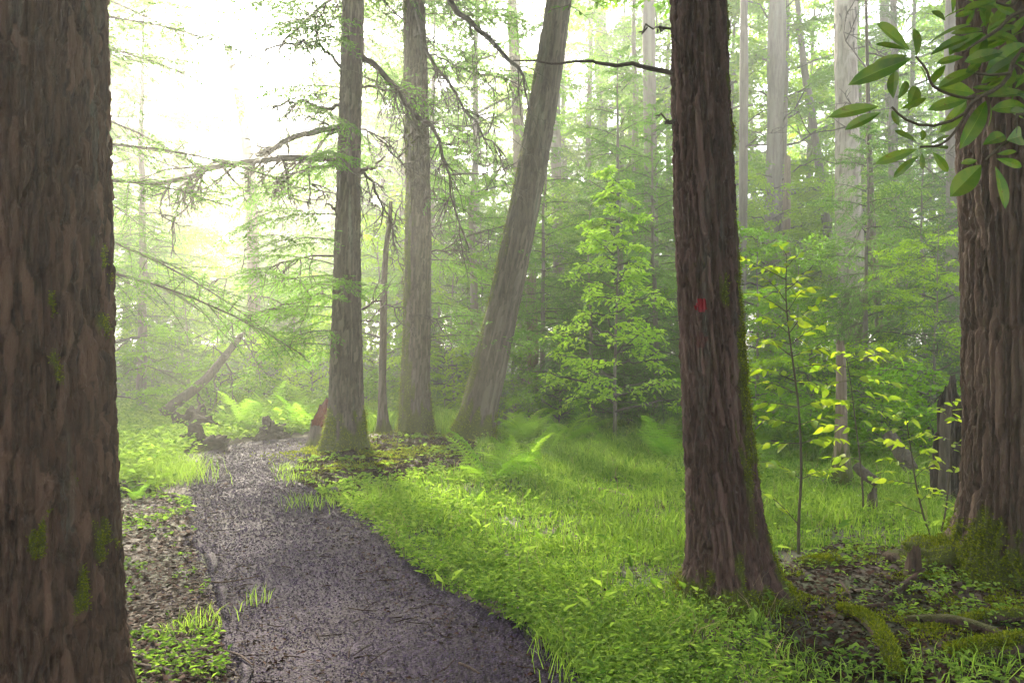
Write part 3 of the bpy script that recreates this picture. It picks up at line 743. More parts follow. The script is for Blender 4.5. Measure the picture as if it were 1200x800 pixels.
FT('snag', 'pale thin bent trunk standing in the bright mist, left of the limbed grey tree', [(268, 58, 9), (283, 130, 11), (292, 200, 13), (297, 330, 14), (299, 470, 17)], 24, None, 'bark_tan', 801, branches=2)
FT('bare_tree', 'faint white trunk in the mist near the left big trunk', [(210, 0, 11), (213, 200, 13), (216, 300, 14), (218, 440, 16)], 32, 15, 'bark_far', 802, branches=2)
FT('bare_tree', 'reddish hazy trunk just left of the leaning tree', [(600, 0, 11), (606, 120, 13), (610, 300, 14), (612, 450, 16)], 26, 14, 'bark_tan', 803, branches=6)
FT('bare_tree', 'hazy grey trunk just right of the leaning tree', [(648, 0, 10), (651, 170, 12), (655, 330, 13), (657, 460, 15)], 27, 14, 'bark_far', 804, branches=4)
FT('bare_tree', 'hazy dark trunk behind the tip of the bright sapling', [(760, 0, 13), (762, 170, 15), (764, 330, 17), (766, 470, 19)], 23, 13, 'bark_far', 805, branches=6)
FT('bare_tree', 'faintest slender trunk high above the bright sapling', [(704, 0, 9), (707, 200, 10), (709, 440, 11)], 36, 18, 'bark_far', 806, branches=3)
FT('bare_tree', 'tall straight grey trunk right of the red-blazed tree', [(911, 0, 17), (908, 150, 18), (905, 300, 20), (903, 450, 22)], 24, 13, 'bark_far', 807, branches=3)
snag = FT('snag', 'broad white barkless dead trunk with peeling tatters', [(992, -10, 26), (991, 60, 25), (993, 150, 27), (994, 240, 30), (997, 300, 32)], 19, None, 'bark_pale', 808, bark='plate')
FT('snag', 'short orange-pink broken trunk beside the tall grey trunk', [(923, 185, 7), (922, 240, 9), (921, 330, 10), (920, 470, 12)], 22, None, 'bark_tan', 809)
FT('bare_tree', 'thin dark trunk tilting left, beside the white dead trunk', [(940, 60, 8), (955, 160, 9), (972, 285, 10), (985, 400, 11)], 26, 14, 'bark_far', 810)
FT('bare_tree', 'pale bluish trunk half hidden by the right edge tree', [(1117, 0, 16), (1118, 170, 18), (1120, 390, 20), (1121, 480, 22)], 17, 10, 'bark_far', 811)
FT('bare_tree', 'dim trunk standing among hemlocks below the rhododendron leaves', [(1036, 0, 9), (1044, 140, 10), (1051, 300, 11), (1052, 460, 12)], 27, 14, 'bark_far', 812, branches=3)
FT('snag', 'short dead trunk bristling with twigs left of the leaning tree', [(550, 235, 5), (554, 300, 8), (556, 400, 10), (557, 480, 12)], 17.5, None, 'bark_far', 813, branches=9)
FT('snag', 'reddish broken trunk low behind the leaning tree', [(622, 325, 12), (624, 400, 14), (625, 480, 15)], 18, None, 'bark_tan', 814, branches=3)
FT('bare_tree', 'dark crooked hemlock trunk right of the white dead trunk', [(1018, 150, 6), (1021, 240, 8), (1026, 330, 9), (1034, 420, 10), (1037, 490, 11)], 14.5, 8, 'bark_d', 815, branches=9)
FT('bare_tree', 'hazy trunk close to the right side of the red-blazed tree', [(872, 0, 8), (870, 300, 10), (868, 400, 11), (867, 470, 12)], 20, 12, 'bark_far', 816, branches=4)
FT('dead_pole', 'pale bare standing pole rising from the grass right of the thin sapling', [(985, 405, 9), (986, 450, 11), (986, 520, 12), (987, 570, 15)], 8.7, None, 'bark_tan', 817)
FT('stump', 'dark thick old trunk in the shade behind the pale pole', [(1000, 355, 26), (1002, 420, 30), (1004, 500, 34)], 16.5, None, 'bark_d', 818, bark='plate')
# peeling tatters at the top of the white trunk
rng = np.random.default_rng(5)
for i in range(9):
    p = at(992 + rng.uniform(-14, 14), rng.uniform(5, 60), 18.68) - np.array(snag.location)
    lines = grow(rng, p, (rng.normal(0, .5), -0.25, -1), rng.uniform(0.2, 0.6), 0.025, 0, [])
    obj('bark_tatter', branch_mesh(lines, 3), snag)

# ------------------------------------------------------------------ background trees with crowns
def simple_trunk(h, r, seed, lean=0.06):
    rng = np.random.default_rng(seed); k = 12; z = np.linspace(-0.3, h, k)
    P = np.stack([np.cumsum(rng.normal(0, lean * h / k, k)), np.cumsum(rng.normal(0, lean * h / k, k)), z], -1); P -= np.array([P[0, 0], P[0, 1], 0])
    V, Q = tubes(P[None], (r * (1 - 0.85 * np.clip(z / h, 0, 1)))[None], 10)
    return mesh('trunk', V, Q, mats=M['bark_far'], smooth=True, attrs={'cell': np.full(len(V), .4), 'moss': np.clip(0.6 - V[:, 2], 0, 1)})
HBf = HB; 
PROTO = {
 'hemlock_tall': [(hemlock_crown(1, 17, 2.6, 3.0, 70), simple_trunk(17, 0.2, 1)), (hemlock_crown(2, 15, 1.6, 2.7, 68), simple_trunk(15, 0.18, 2))],
 'hemlock_young': [(hemlock_crown(3, 6.5, 0.35, 2.0, 74, 'hemlock_light'), simple_trunk(6.3, 0.07, 3)), (hemlock_crown(4, 5.2, 0.25, 1.8, 64), simple_trunk(5.0, 0.06, 4))],
 'broad_tall': [(broad_crown(5, 18, 2.8, 3.8, 40, 'broad', 8, bs=BT), simple_trunk(17.5, 0.17, 5)), (broad_crown(6, 16, 2.2, 3.4, 38, 'broad_yellow', 8, bs=BT), simple_trunk(15.5, 0.15, 6))],
 'broad_low': [(broad_crown(7, 6.5, 0.9, 2.1, 22, 'broad_yellow', 5, True), simple_trunk(6.3, 0.05, 7)), (broad_crown(8, 5.0, 0.6, 1.9, 20, 'broad', 5, True), simple_trunk(4.8, 0.045, 8))],
 'shrub': [(broad_crown(9, 2.0, 0.1, 1.0, 15, 'broad_yellow', 3, True), simple_trunk(1.9, 0.018, 9)), (broad_crown(10, 1.5, 0.08, 0.9, 13, 'broad', 3, True), simple_trunk(1.4, 0.015, 10))],
}
_tr = np.random.default_rng(77)
def plant(kind, name, cat, u, Y, sc, label, group=None, var=None, rz=None):
    cr, tk = PROTO[kind][_tr.integers(0, 2) if var is None else var]
    x = (u - 600) / F * Y
    r = thing(name, label, cat, (x, Y, gz(x, Y)), group, _tr.uniform(0, 6.28) if rz is None else rz)
    r.scale = (sc, sc, sc * _tr.uniform(0.93, 1.07))
    obj('trunk', tk, r); tag(obj('crown', cr, r), kind='stuff')
    return r
G1 = 'misty trees filling the background'
for kind, name, cat, u, Y, sc, label in [
    ('hemlock_tall', 'hemlock_tree', 'tree', 45, 8.6, 0.92, 'hemlock spreading feathery boughs out from behind the left big trunk'),
    ('hemlock_tall', 'hemlock_tree', 'tree', 742, 24, 1.0, 'tall dark hemlock in haze directly behind the bright sapling'),
    ('hemlock_tall', 'hemlock_tree', 'tree', 662, 33, 1.1, 'tall hazy hemlock just right of the leaning trunk'),
    ('hemlock_tall', 'hemlock_tree', 'tree', 1050, 22, 0.95, 'dark hemlock under the rhododendron leaves, right of the white trunk'),
    ('hemlock_tall', 'hemlock_tree', 'tree', 1092, 34, 1.0, 'hazy hemlock glimpsed left of the right edge trunk'),
    ('hemlock_tall', 'hemlock_tree', 'tree', 815, 36, 1.1, 'tall hazy hemlock hidden mostly by the red-blazed tree'),
    ('hemlock_tall', 'hemlock_tree', 'tree', 560, 38, 1.1, 'faint tall hemlock between the pale grey and leaning trunks'),
    ('hemlock_tall', 'hemlock_tree', 'tree', 150, 30, 0.8, 'faint hemlock in bright mist beside the left big trunk'),
    ('broad_tall', 'broadleaf_tree', 'tree', 470, 31, 1.0, 'pale green broadleaf tree high behind the thin dead stem'),
    ('broad_tall', 'broadleaf_tree', 'tree', 555, 25, 1.0, 'light green broadleaf tree behind the drooping dead limbs'),
    ('broad_tall', 'broadleaf_tree', 'tree', 690, 34, 1.1, 'pale green broadleaf crown above the bright sapling'),
    ('broad_tall', 'broadleaf_tree', 'tree', 852, 27, 1.0, 'yellow-green tree right beside the red-blazed trunk'),
    ('broad_tall', 'broadleaf_tree', 'tree', 950, 31, 1.1, 'yellow-green crown between the tall grey and white trunks'),
    ('broad_tall', 'broadleaf_tree', 'tree', 1062, 28, 1.0, 'pale broadleaf crown behind the rhododendron leaves'),
    ('broad_tall', 'broadleaf_tree', 'tree', 1150, 22, 0.9, 'broadleaf tree mostly hidden behind the right edge trunk'),
    ('broad_tall', 'broadleaf_tree', 'tree', 885, 44, 1.2, 'farthest pale crown right of the red-blazed trunk'),
    ('broad_tall', 'broadleaf_tree', 'tree', 620, 46, 1.2, 'farthest pale crown above the leaning trunk'),
    ('broad_tall', 'broadleaf_tree', 'tree', 120, 21, 0.8, 'broadleaf crown peeping past the left big trunk'),
    ('broad_tall', 'broadleaf_tree', 'tree', 770, 52, 1.2, 'palest far crown left of the red-blazed trunk'),
    ('broad_tall', 'broadleaf_tree', 'tree', 1010, 50, 1.2, 'palest far crown behind the white dead trunk'),
    ('hemlock_young', 'young_hemlock', 'tree', 640, 17, 1.0, 'young dark hemlock at the right foot of the leaning trunk'),
    ('hemlock_young', 'young_hemlock', 'tree', 692, 15.6, 0.85, 'dense young hemlock just left of the bright sapling'),
    ('hemlock_young', 'young_hemlock', 'tree', 768, 16, 0.95, 'young hemlock between the bright sapling and red-blazed trunk'),
    ('hemlock_young', 'young_hemlock', 'tree', 728, 18, 1.25, 'larger young hemlock standing right behind the bright sapling'),
    ('broad_low', 'understory_tree', 'tree', 888, 15, 0.75, 'leafy young tree just right of the red-blazed trunk'),
    ('broad_low', 'understory_tree', 'tree', 940, 18, 0.9, 'leafy young tree behind the thin bright sapling'),
    ('hemlock_young', 'young_hemlock', 'tree', 1015, 13.2, 0.95, 'light green young hemlock in front of the white dead trunk'),
    ('hemlock_young', 'young_hemlock', 'tree', 1082, 15.5, 1.0, 'young hemlock behind the broken mossy snag'),
    ('hemlock_young', 'young_hemlock', 'tree', 565, 20, 0.9, 'young hemlock behind the foot of the leaning trunk'),
    ('hemlock_young', 'young_hemlock', 'tree', 515, 21, 1.0, 'young hemlock right of the pale grey straight trunk'),
    ('hemlock_young', 'young_hemlock', 'tree', 425, 22, 0.9, 'young hemlock between the limbed trunk and the dead stem'),
    ('hemlock_young', 'young_hemlock', 'tree', 255, 19, 0.62, 'low hemlock over the fallen leaning log'),
    ('hemlock_young', 'young_hemlock', 'tree', 325, 26, 0.9, 'hazy young hemlock beneath the long dead limb'),
    ('hemlock_young', 'young_hemlock', 'tree', 180, 22, 0.95, 'hazy young hemlock right of the left big trunk'),
    ('broad_low', 'understory_tree', 'tree', 128, 15, 0.6, 'bright leafy understory tree close beside the left big trunk'),
    ('broad_low', 'understory_tree', 'tree', 222, 20, 0.65, 'bright leafy understory tree behind the fallen leaning log'),
    ('broad_low', 'understory_tree', 'tree', 350, 20, 0.75, 'leafy understory tree left of the limbed grey trunk'),
    ('broad_low', 'understory_tree', 'tree', 300, 30, 1.0, 'hazy leafy tree beyond the path bend'),
    ('broad_low', 'understory_tree', 'tree', 452, 18, 0.8, 'leafy understory tree behind the thin dead stem'),
    ('broad_low', 'understory_tree', 'tree', 535, 17.5, 0.8, 'leafy understory tree between the pale grey and leaning trunks'),
    ('broad_low', 'understory_tree', 'tree', 600, 24, 1.1, 'hazy leafy tree behind the leaning trunk'),
    ('broad_low', 'understory_tree', 'tree', 1096, 12.5, 0.55, 'bright leafy understory tree above the broken mossy snag'),
    ('broad_low', 'understory_tree', 'tree', 905, 21, 1.0, 'hazy leafy tree at the foot of the tall grey trunk'),
    ('broad_low', 'understory_tree', 'tree', 965, 25, 1.2, 'hazy yellow-green tree left of the white dead trunk'),
    ('broad_low', 'understory_tree', 'tree', 1060, 20, 0.9, 'leafy tree among the dark hemlocks on the right'),
    ('broad_low', 'understory_tree', 'tree', 835, 23, 1.0, 'leafy tree showing around the red-blazed trunk'),
    ('broad_low', 'understory_tree', 'tree', 690, 26, 1.2, 'hazy leafy tree above the young hemlocks'),
    ('broad_low', 'understory_tree', 'tree', 395, 28, 1.1, 'hazy leafy tree straight behind the limbed grey trunk'),
    ('shrub', 'leafy_shrub', 'shrub', 258, 16.5, 0.9, 'shrub under the upper end of the leaning log'),
    ('shrub', 'leafy_shrub', 'shrub', 300, 18, 0.9, 'shrub at the back of the fern bank'),
    ('shrub', 'leafy_shrub', 'shrub', 365, 17.5, 0.9, 'shrub above the red stump left of the limbed trunk'),
    ('shrub', 'leafy_shrub', 'shrub', 430, 18, 0.85, 'shrub seen between the limbed trunk and the dead stem'),
    ('shrub', 'leafy_shrub', 'shrub', 520, 17, 0.8, 'shrub right of the foot of the pale grey trunk'),
    ('shrub', 'leafy_shrub', 'shrub', 655, 15, 0.75, 'low shrub in front of the young dark hemlocks'),
    ('shrub', 'leafy_shrub', 'shrub', 885, 11.8, 0.8, 'low shrub at the grass edge behind the thin sapling'),
    ('shrub', 'leafy_shrub', 'shrub', 948, 12.5, 0.8, 'low shrub left of the pale bare pole'),
    ('shrub', 'leafy_shrub', 'shrub', 1035, 11.2, 0.8, 'low shrub behind the small leaning stub'),
    ('shrub', 'leafy_shrub', 'shrub', 1088, 10.5, 0.85, 'low shrub wrapped around the broken mossy snag'),
    ]:
    plant(kind, name, cat, u, Y, sc, label, G1 if Y > 11 else None)

ORD = ['', 'second ', 'third ', 'fourth ', 'fifth ', 'sixth ', 'seventh ', 'eighth ', 'ninth ', 'tenth ', 'eleventh ', 'twelfth ', 'thirteenth ', 'fourteenth ', 'fifteenth ', 'sixteenth ', 'seventeenth ', 'eighteenth ', 'nineteenth ', 'twentieth ', 'twenty-first ', 'twenty-second ', 'twenty-third ', 'twenty-fourth ']
BINS = [(150, 'at the far left'), (400, 'in the bright gap left of the limbed trunk'), (487, 'just left of the pale grey straight trunk'), (600, 'left of the leaning trunk'), (720, 'left of the bright sapling'), (800, 'left of the red-blazed trunk'), (905, 'left of the tall grey misty trunk'), (992, 'left of the white dead trunk'), (1120, 'right of the white dead trunk'), (9999, 'at the far right')]
def by_place(specs, what):
    """label each far tree by its place between the named trunks and its order in depth"""
    out = []; seen = {}
    for sp in sorted(specs, key=lambda q: q[2]):
        w = next(b for lim, b in BINS if sp[1] < lim); k = seen.get(w, 0); seen[w] = k + 1
        out.append((*sp, f"{ORD[k]}nearest {what} {w}"))
    return out
# the unsorted wood behind, deep in the mist
GM = 'trees deep in the mist'
_bg = np.random.default_rng(91)
sp = []
for i in range(46):
    u = _bg.uniform(-20, 1220); Y = _bg.uniform(24, 58)
    if 175 < u < 410: Y = _bg.uniform(50, 75)
    sp.append(('broad_tall' if _bg.random() < 0.72 else 'hemlock_tall', u, Y, _bg.uniform(0.85, 1.15)))
for kind, u, Y, sc, lab in by_place(sp, 'pale tree in deep mist'):
    plant(kind, 'misty_tree', 'tree', u, Y, sc, lab, GM)
sp = [('broad_low' if _bg.random() < 0.7 else 'hemlock_young', _bg.uniform(130, 1150), _bg.uniform(22, 52), _bg.uniform(0.9, 1.5)) for i in range(30)] + [('broad_low', u_, 44 + 6 * math.sin(u_), 1.7) for u_ in (438, 470, 505, 540, 575, 615, 650, 690, 760, 905, 960, 1020, 1070)]
for kind, u, Y, sc, lab in by_place(sp, 'hazy young tree low down'):
    plant(kind, 'misty_young_tree', 'tree', u, Y, sc, lab, 'young trees low in the mist')
for i, (u, Y, sc) in enumerate([(186, 37, .8), (232, 46, .72), (262, 42, .62), (302, 38, .58), (345, 40, .70), (386, 36, .72), (424, 40, .95), (320, 52, .8), (452, 34, .9)]):
    plant('broad_tall', 'broadleaf_tree', 'tree', u, Y, sc, f'{"leftmost" if i == 0 else ORD[i].strip()} pale leafy tree standing in the glare behind the dead limbs', 'pale trees in the glare')
for u, Y, sc, lab in ((205, 40, 0.9, 'pale hemlock in the glare left of the bent thin trunk'), (335, 48, 1.0, 'palest hemlock in the glare beneath the sun glow'), (168, 17, 0.62, 'feathery hemlock between the left big trunk and the glare')):
    plant('hemlock_tall', 'hemlock_tree', 'tree', u, Y, sc, lab, G1)
for i, (x, y, sc, kk) in enumerate([(-5.5, -1.5, 1.0, 'hemlock_tall'), (5.0, -1.0, 1.0, 'broad_tall'), (-1.8, -5.0, 1.0, 'broad_tall'), (2.6, -6.5, 1.05, 'hemlock_tall'), (-7.5, -7.5, 1.1, 'broad_tall'), (8.5, -6.0, 1.1, 'hemlock_tall'), (-9.5, 2.0, 1.05, 'broad_tall'), (8.6, 3.2, 1.0, 'broad_tall')]):  # unseen trees added around the camera to block sky light and darken the foreground
    cr, tk = PROTO[kk][i % 2]; r = thing('added_shade_tree', f'{ORD[i]}tall unseen tree added around the viewer to shade the foreground', 'tree', (x, y, gz(x, y)), 'added shade trees around the viewer', i * 1.7); r.scale = (1.3 * sc, 1.3 * sc, sc)
    obj('trunk', tk, r); tag(obj('crown', cr, r), kind='stuff')
for i, (u, Y, sc, kk) in enumerate([(-60, 13, .8, 'broad_low'), (-160, 17, .9, 'hemlock_tall'), (-330, 14, .9, 'broad_tall'), (-250, 22, 1., 'broad_tall'), (-40, 26, 1., 'broad_tall'), (1290, 15, 1., 'broad_low'), (1330, 22, 1., 'broad_tall'), (1480, 16, .9, 'hemlock_tall'), (1440, 12, 1., 'hemlock_young'), (-420, 20, 1., 'hemlock_young')]):
    plant(kk, 'side_tree', 'tree', u, Y, sc, f'{ORD[i]}tree standing just outside the picture frame', 'trees beside the view')
# canopies of the big trees, added above the picture to shade the foreground
for t_, kk, zz, sx, sz in ((treeA, 'hemlock_tall', 4.2, 1.5, 0.85), (treeB, 'hemlock_tall', 4.8, 1.5, 0.8), (treeC, 'broad_tall', 3.2, 1.4, 0.8), (treeD, 'hemlock_tall', 5.6, 1.5, 0.75), (treeF, 'hemlock_tall', 6.4, 1.5, 0.75), (treeG, 'broad_tall', 6.2, 1.3, 0.7)):
    for j in (0, 1) if t_ in (treeD, treeF, treeG) else (0,):
        c = obj('crown', PROTO[kk][j][0], t_); c.scale = (sx, sx, sz); c.rotation_euler = (0, 0, 1.3 * j + sx); c.location = (0 if t_ is not treeG else 1.6, 0, zz + 0.4 * j); c['kind'] = 'stuff'

# the bright young tree in the middle
def bright_sapling():
    x, y = (720 - 600) / F * 13.2, 13.2
    r = thing('sapling', 'bright green young tree with tiered leaves in the middle of the wood', 'sapling', (x, y, gz(x, y)))
    obj('trunk', simple_trunk(4.1, 0.035, 31), r)
    rg = np.random.default_rng(3)
    bs = [bough(rg, L, int(9 * L + 5), 0.42, 52, 0.065, 0.095, 0.048, 0.25, nang=50, flat=0.6) for L in (0.5, 0.7, 0.9)]
    tag(obj('crown', broad_crown(33, 4.75, 0.4, 1.3, 44, 'bright_leaf', 3, True, bs, 1.05), r), kind='stuff')
bright_sapling()

# ------------------------------------------------------------------ saplings whose leaves can be picked apart
def leaf_mesh(name, mat_, wid=0.5, na=6, droop=0.12, fold=0.16, point=1.0, nb=3, r0=0.5):
    a = np.linspace(0, 1, na + 1); prof = np.sin(np.pi * a ** (0.85 if nb < 9 else 1.3)) ** (0.8 if nb < 9 else 0.65) * (1 - 0.25 * a * point)
    prof[0] = 0.03; prof[-1] = 0.015
    c = np.linspace(-1, 1, nb) if nb < 9 else np.array([-1, -.6, -.28, -.05, 0, .05, .28, .6, 1])
    V = np.stack([np.repeat(a[:, None], nb, 1) , prof[:, None] * c[None] * wid / 2, fold * prof[:, None] * np.abs(c)[None] * wid - droop * (a ** 2)[:, None]], -1).reshape(-1, 3)
    i, j = np.meshgrid(np.arange(na), np.arange(nb - 1), indexing='ij')
    Q = np.stack([i * nb + j, (i + 1) * nb + j, (i + 1) * nb + j + 1, i * nb + j + 1], -1).reshape(-1, 4)
    return mesh(name, V, Q, mats=M[mat_], smooth=True, attrs={'rnd': np.full(len(V), 0.5) if nb < 9 else np.tile(np.where(np.abs(c) < 0.01, 0.9, r0), na + 1)})
LEAF = [leaf_mesh('leaf', 'sapling_leaf', w, 5, dr) for w, dr in ((0.5, 0.12), (0.56, 0.2), (0.45, 0.05))]

def place(me, name, parent, p, d, n, L, base):
    d = nrm(np.array(d)); n = np.array(n); s = nrm(np.cross(n, d)); n = np.cross(d, s)
    Mx = Matrix(((d[0], s[0], n[0]), (d[1], s[1], n[1]), (d[2], s[2], n[2]))).to_4x4()
    o = bpy.data.objects.new(name, me)
    o.matrix_local = Matrix.Translation([float(c) for c in (np.array(p) - np.array(base))]) @ Mx @ Matrix.Scale(float(L), 4)
    return link(o, parent)

def sapling(label, Y, stem, twigs, r0, seed, leafL=0.085, gap=0.036):
    rng = np.random.default_rng(seed); S = smooth_line(L3(Y, *stem), 24); b = (S[0][0], S[0][1], gz(S[0][0], S[0][1])); S[0][2] = b[2] - 0.05
    root = thing('sapling', label, 'sapling', b)
    V, Q = tubes((S - np.array(b))[None], np.linspace(r0, 0.003, 24)[None], 8)
    obj('stem', mesh('stem', V, Q, mats=M['stem'], smooth=True), root)
    pv = HZ + (CH - S[:, 2]) / S[:, 1] * F
    for (v0, u1, v1, dY) in twigs:
        i = int(np.argmin(np.abs(pv - v0))); p0 = S[i]; p1 = at(u1, v1, Y + dY)
        mid_ = (p0 + p1) / 2 + np.array([0, 0, 0.05 * np.linalg.norm(p1 - p0)]) + rng.normal(0, 0.012, 3)
        P = smooth_line([p0, mid_, p1], 10)
        V, Q = tubes((P - np.array(b))[None], np.linspace(0.004, 0.0015, 10)[None], 4)
        tw = obj('twig', mesh('twig', V, Q, mats=M['stem'], smooth=True), root)
        Ln = np.linalg.norm(p1 - p0); n = max(3, int(Ln / gap))
        for k in range(n + 1):
            s = 0.22 + 0.78 * k / n; f = s * 9; j = min(8, int(f)); p = P[j] + (P[j + 1] - P[j]) * (f - j); tn = nrm(P[j + 1] - P[j])
            hz = nrm(np.array([-tn[1], tn[0], 0.0])); sd = (1 if k % 2 else -1)
            d = tn * (0.65 if k < n else 1.0) + hz * sd * (0.75 if k < n else 0.1) + np.array([0, 0, -0.25]) + rng.normal(0, 0.3, 3)
            nn = np.array([0, -0.3, 1.0]) + rng.normal(0, 0.6, 3)
            place(LEAF[rng.integers(0, 3)], 'leaf', root, p, d, nn, leafL * rng.uniform(0.5, 1.2), b)
sapling('thin sapling with lit yellow-green leaves, nearest the red-blazed tree', 5.75, [(936, 655), (936, 610), (939, 550), (936, 480), (930, 430), (924, 385), (921, 345), (922, 300)],
    [(610, 888, 572, .1), (560, 885, 540, -.5), (555, 985, 548, .3), (530, 880, 520, .1), (520, 985, 515, .2), (500, 868, 497, .1), (490, 975, 488, -.2), (480, 990, 470, .3), (470, 872, 478, .3), (455, 866, 448, -.2), (450, 968, 455, .2), (440, 878, 430, .2), (430, 975, 430, -.1),
     (420, 865, 392, .1), (415, 962, 408, .1), (405, 895, 402, -.3), (400, 968, 378, .2), (392, 888, 372, .3), (385, 976, 346, 0), (375, 945, 372, -.3), (370, 884, 345, .2), (360, 955, 335, .3), (350, 893, 325, -.1), (340, 942, 322, .2), (330, 874, 304, .1), (318, 900, 312, .2), (312, 935, 300, -.1), (305, 912, 288, .1)], 0.013, 61, 0.098)
sapling('sapling with level leafy sprays beside the pale bare pole', 7.2, [(1012, 588), (1008, 540), (1002, 490), (997, 450), (992, 420)],
    [(560, 1040, 552, .1), (540, 975, 535, .2), (520, 1048, 515, 0), (500, 965, 500, .1), (480, 1045, 487, .2), (468, 968, 472, -.2), (455, 1060, 470, .1), (445, 970, 452, .2), (438, 1055, 450, -.2), (430, 962, 428, .1), (424, 1062, 418, .2), (420, 1030, 410, -.3), (418, 980, 412, .3)], 0.010, 62, 0.115, 0.052)
sapling('forked leafy sapling standing close to the right edge trunk', 6.2, [(1095, 642), (1084, 610), (1074, 570), (1068, 530), (1062, 490)],
    [(600, 1040, 585, .1), (585, 1100, 575, -.2), (570, 1030, 560, .2), (560, 1095, 548, .1), (545, 1035, 538, -.1), (540, 1090, 525, .2), (525, 1042, 515, .2), (520, 1085, 505, -.2), (505, 1022, 500, .1), (498, 1078, 485, .1), (492, 1045, 482, -.1)], 0.011, 63, 0.085)
sapling('leafy sapling touching the right edge trunk, right of the forked one', 6.3, [(1098, 640), (1106, 610), (1111, 575), (1114, 530), (1112, 480)],
    [(600, 1128, 588, -.3), (580, 1085, 570, .2), (560, 1132, 550, -.3), (545, 1088, 540, -.2), (530, 1126, 515, .1), (515, 1090, 510, .2), (500, 1128, 490, -.2), (490, 1095, 478, .2), (485, 1120, 468, .1)], 0.010, 64, 0.08)

# ------------------------------------------------------------------ rhododendron hanging into the top right corner
M['rhodo'] = leafmat('rhododendron_leaf', (0.040, 0.10, 0.010), (0.13, 0.19, 0.03), 0.55, gloss=0.03, spot=0.7)
RL = [leaf_mesh('leaf', 'rhodo', w, 9, d, 0.16, 0.0, 9, r0) for w, d, r0 in ((0.285, 0.10, .05), (0.26, 0.20, .35), (0.31, 0.02, .2), (0.28, 0.28, 0.0))]
def rhododendron():
    rng = np.random.default_rng(9); Y0 = 2.3
    cv = lambda x, y: (960 + x / 3.075, y / 3.075)
    bx, by = 1.80, 2.45; b = (bx, by, gz(bx, by))
    root = thing('rhododendron', 'rhododendron branch with large glossy oval leaves in the top right corner', 'shrub', b)
    main = smooth_line([np.array([bx, by, b[2] - 0.05]), np.array([1.92, 2.5, 0.9]), np.array([1.78, 2.42, 1.7]), np.array([1.72, 2.36, 2.3]), np.array([1.62, 2.3, 2.75])], 20)
    def stem(P, r0, r1, name='stem'):
        V, Q = tubes((np.array(P) - np.array(b))[None], np.linspace(r0, r1, len(P))[None], 8)
        obj(name, mesh(name, V, Q, mats=M['stem'], smooth=True), root)
    stem(main, 0.02, 0.009)
    for pts, st in (([(738, 180), (690, 265), (640, 320), (560, 360), (510, 420), (400, 455), (310, 430), (262, 385)], 14), ([(555, 365), (500, 460), (440, 520), (365, 530)], None),
                    ([(745, 420), (700, 490), (640, 540), (600, 575)], 11), ([(640, 320), (545, 355), (420, 318), (385, 250), (348, 205)], None),
                    ([(738, 40), (640, 110), (560, 160), (520, 190)], 16), ([(735, -20), (690, 20), (640, 10)], 18), ([(690, 265), (620, 270), (560, 265)], None)):
        P = [at(*cv(x, y), Y0 + 0.02 * math.sin(i * 1.7)) for i, (x, y) in enumerate(pts)]
        if st is not None: P = [main[st]] + P
        stem(smooth_line(P, 16), 0.0075 if st else 0.005, 0.003, 'twig')
    LV = [(325,180,205,80),(315,180,200,150),(350,205,360,82),(318,200,180,242),(330,212,132,276),(385,165,535,58),(400,200,565,90),(215,384,38,404),(222,405,85,465),(268,355,270,235),(262,398,285,446),
          (283,358,345,262),(320,398,360,290),(295,392,398,350),(385,305,390,215),(350,510,270,468),(352,538,192,588),(358,562,248,645),(370,552,372,612),(408,548,472,628),(400,530,470,536),(368,508,378,460),(400,520,482,482),
          (583,595,467,714),(635,600,690,768),(570,578,503,590),(640,572,745,602),(640,556,715,545),(590,522,682,474),(675,505,760,480),(545,352,376,396),(530,365,460,482),(600,365,545,512),(615,372,632,466),(560,335,420,312),
          (575,250,430,292),(520,205,420,226),(665,186,530,216),(685,142,520,192),(660,135,510,168),(692,0,605,116),(640,2,500,44),(455,76,405,30),(650,55,570,92),(745,55,690,132),(740,200,610,252),(745,272,570,322),(748,335,605,345),
          (740,385,655,372),(590,205,540,262),(480,48,492,-30),(700,20,560,20),(745,110,640,150),(745,160,660,205),(720,60,640,20),(690,280,600,300),(640,330,560,300),(470,200,520,120),(455,235,400,300),(760,420,690,400),(700,90,600,130),(560,40,480,60)]
    for cx, cy_, k in ((600, 110, 8), (690, 215, 7), (700, 330, 6), (565, 20, 6)):      # whorls filling the corner
        for j in range(k):
            a = j * 6.283 / k + rng.normal(0, .25); ln = rng.uniform(105, 165); LV.append((cx + 12 * math.cos(a), cy_ + 12 * math.sin(a), cx + ln * math.cos(a), cy_ + 0.75 * ln * math.sin(a)))
    for i, (x0, y0, x1, y1) in enumerate(LV):
        p0 = at(*cv(x0, y0), Y0 + rng.uniform(-0.05, 0.06) + (0.10 if i > 29 else 0)); p1 = at(*cv(x1, y1), Y0 + rng.uniform(-0.10, 0.10) + (0.10 if i > 29 else 0))
        d = p1 - p0; L = np.linalg.norm(d); n = np.array([rng.normal(0, .3), -0.95 + rng.normal(0, 0.2), 0.30 + rng.normal(0, 0.25)])
        place(RL[rng.integers(0, 4)], 'leaf', root, p0, d, n, L * rng.uniform(0.8, 1.0), b)
rhododendron()

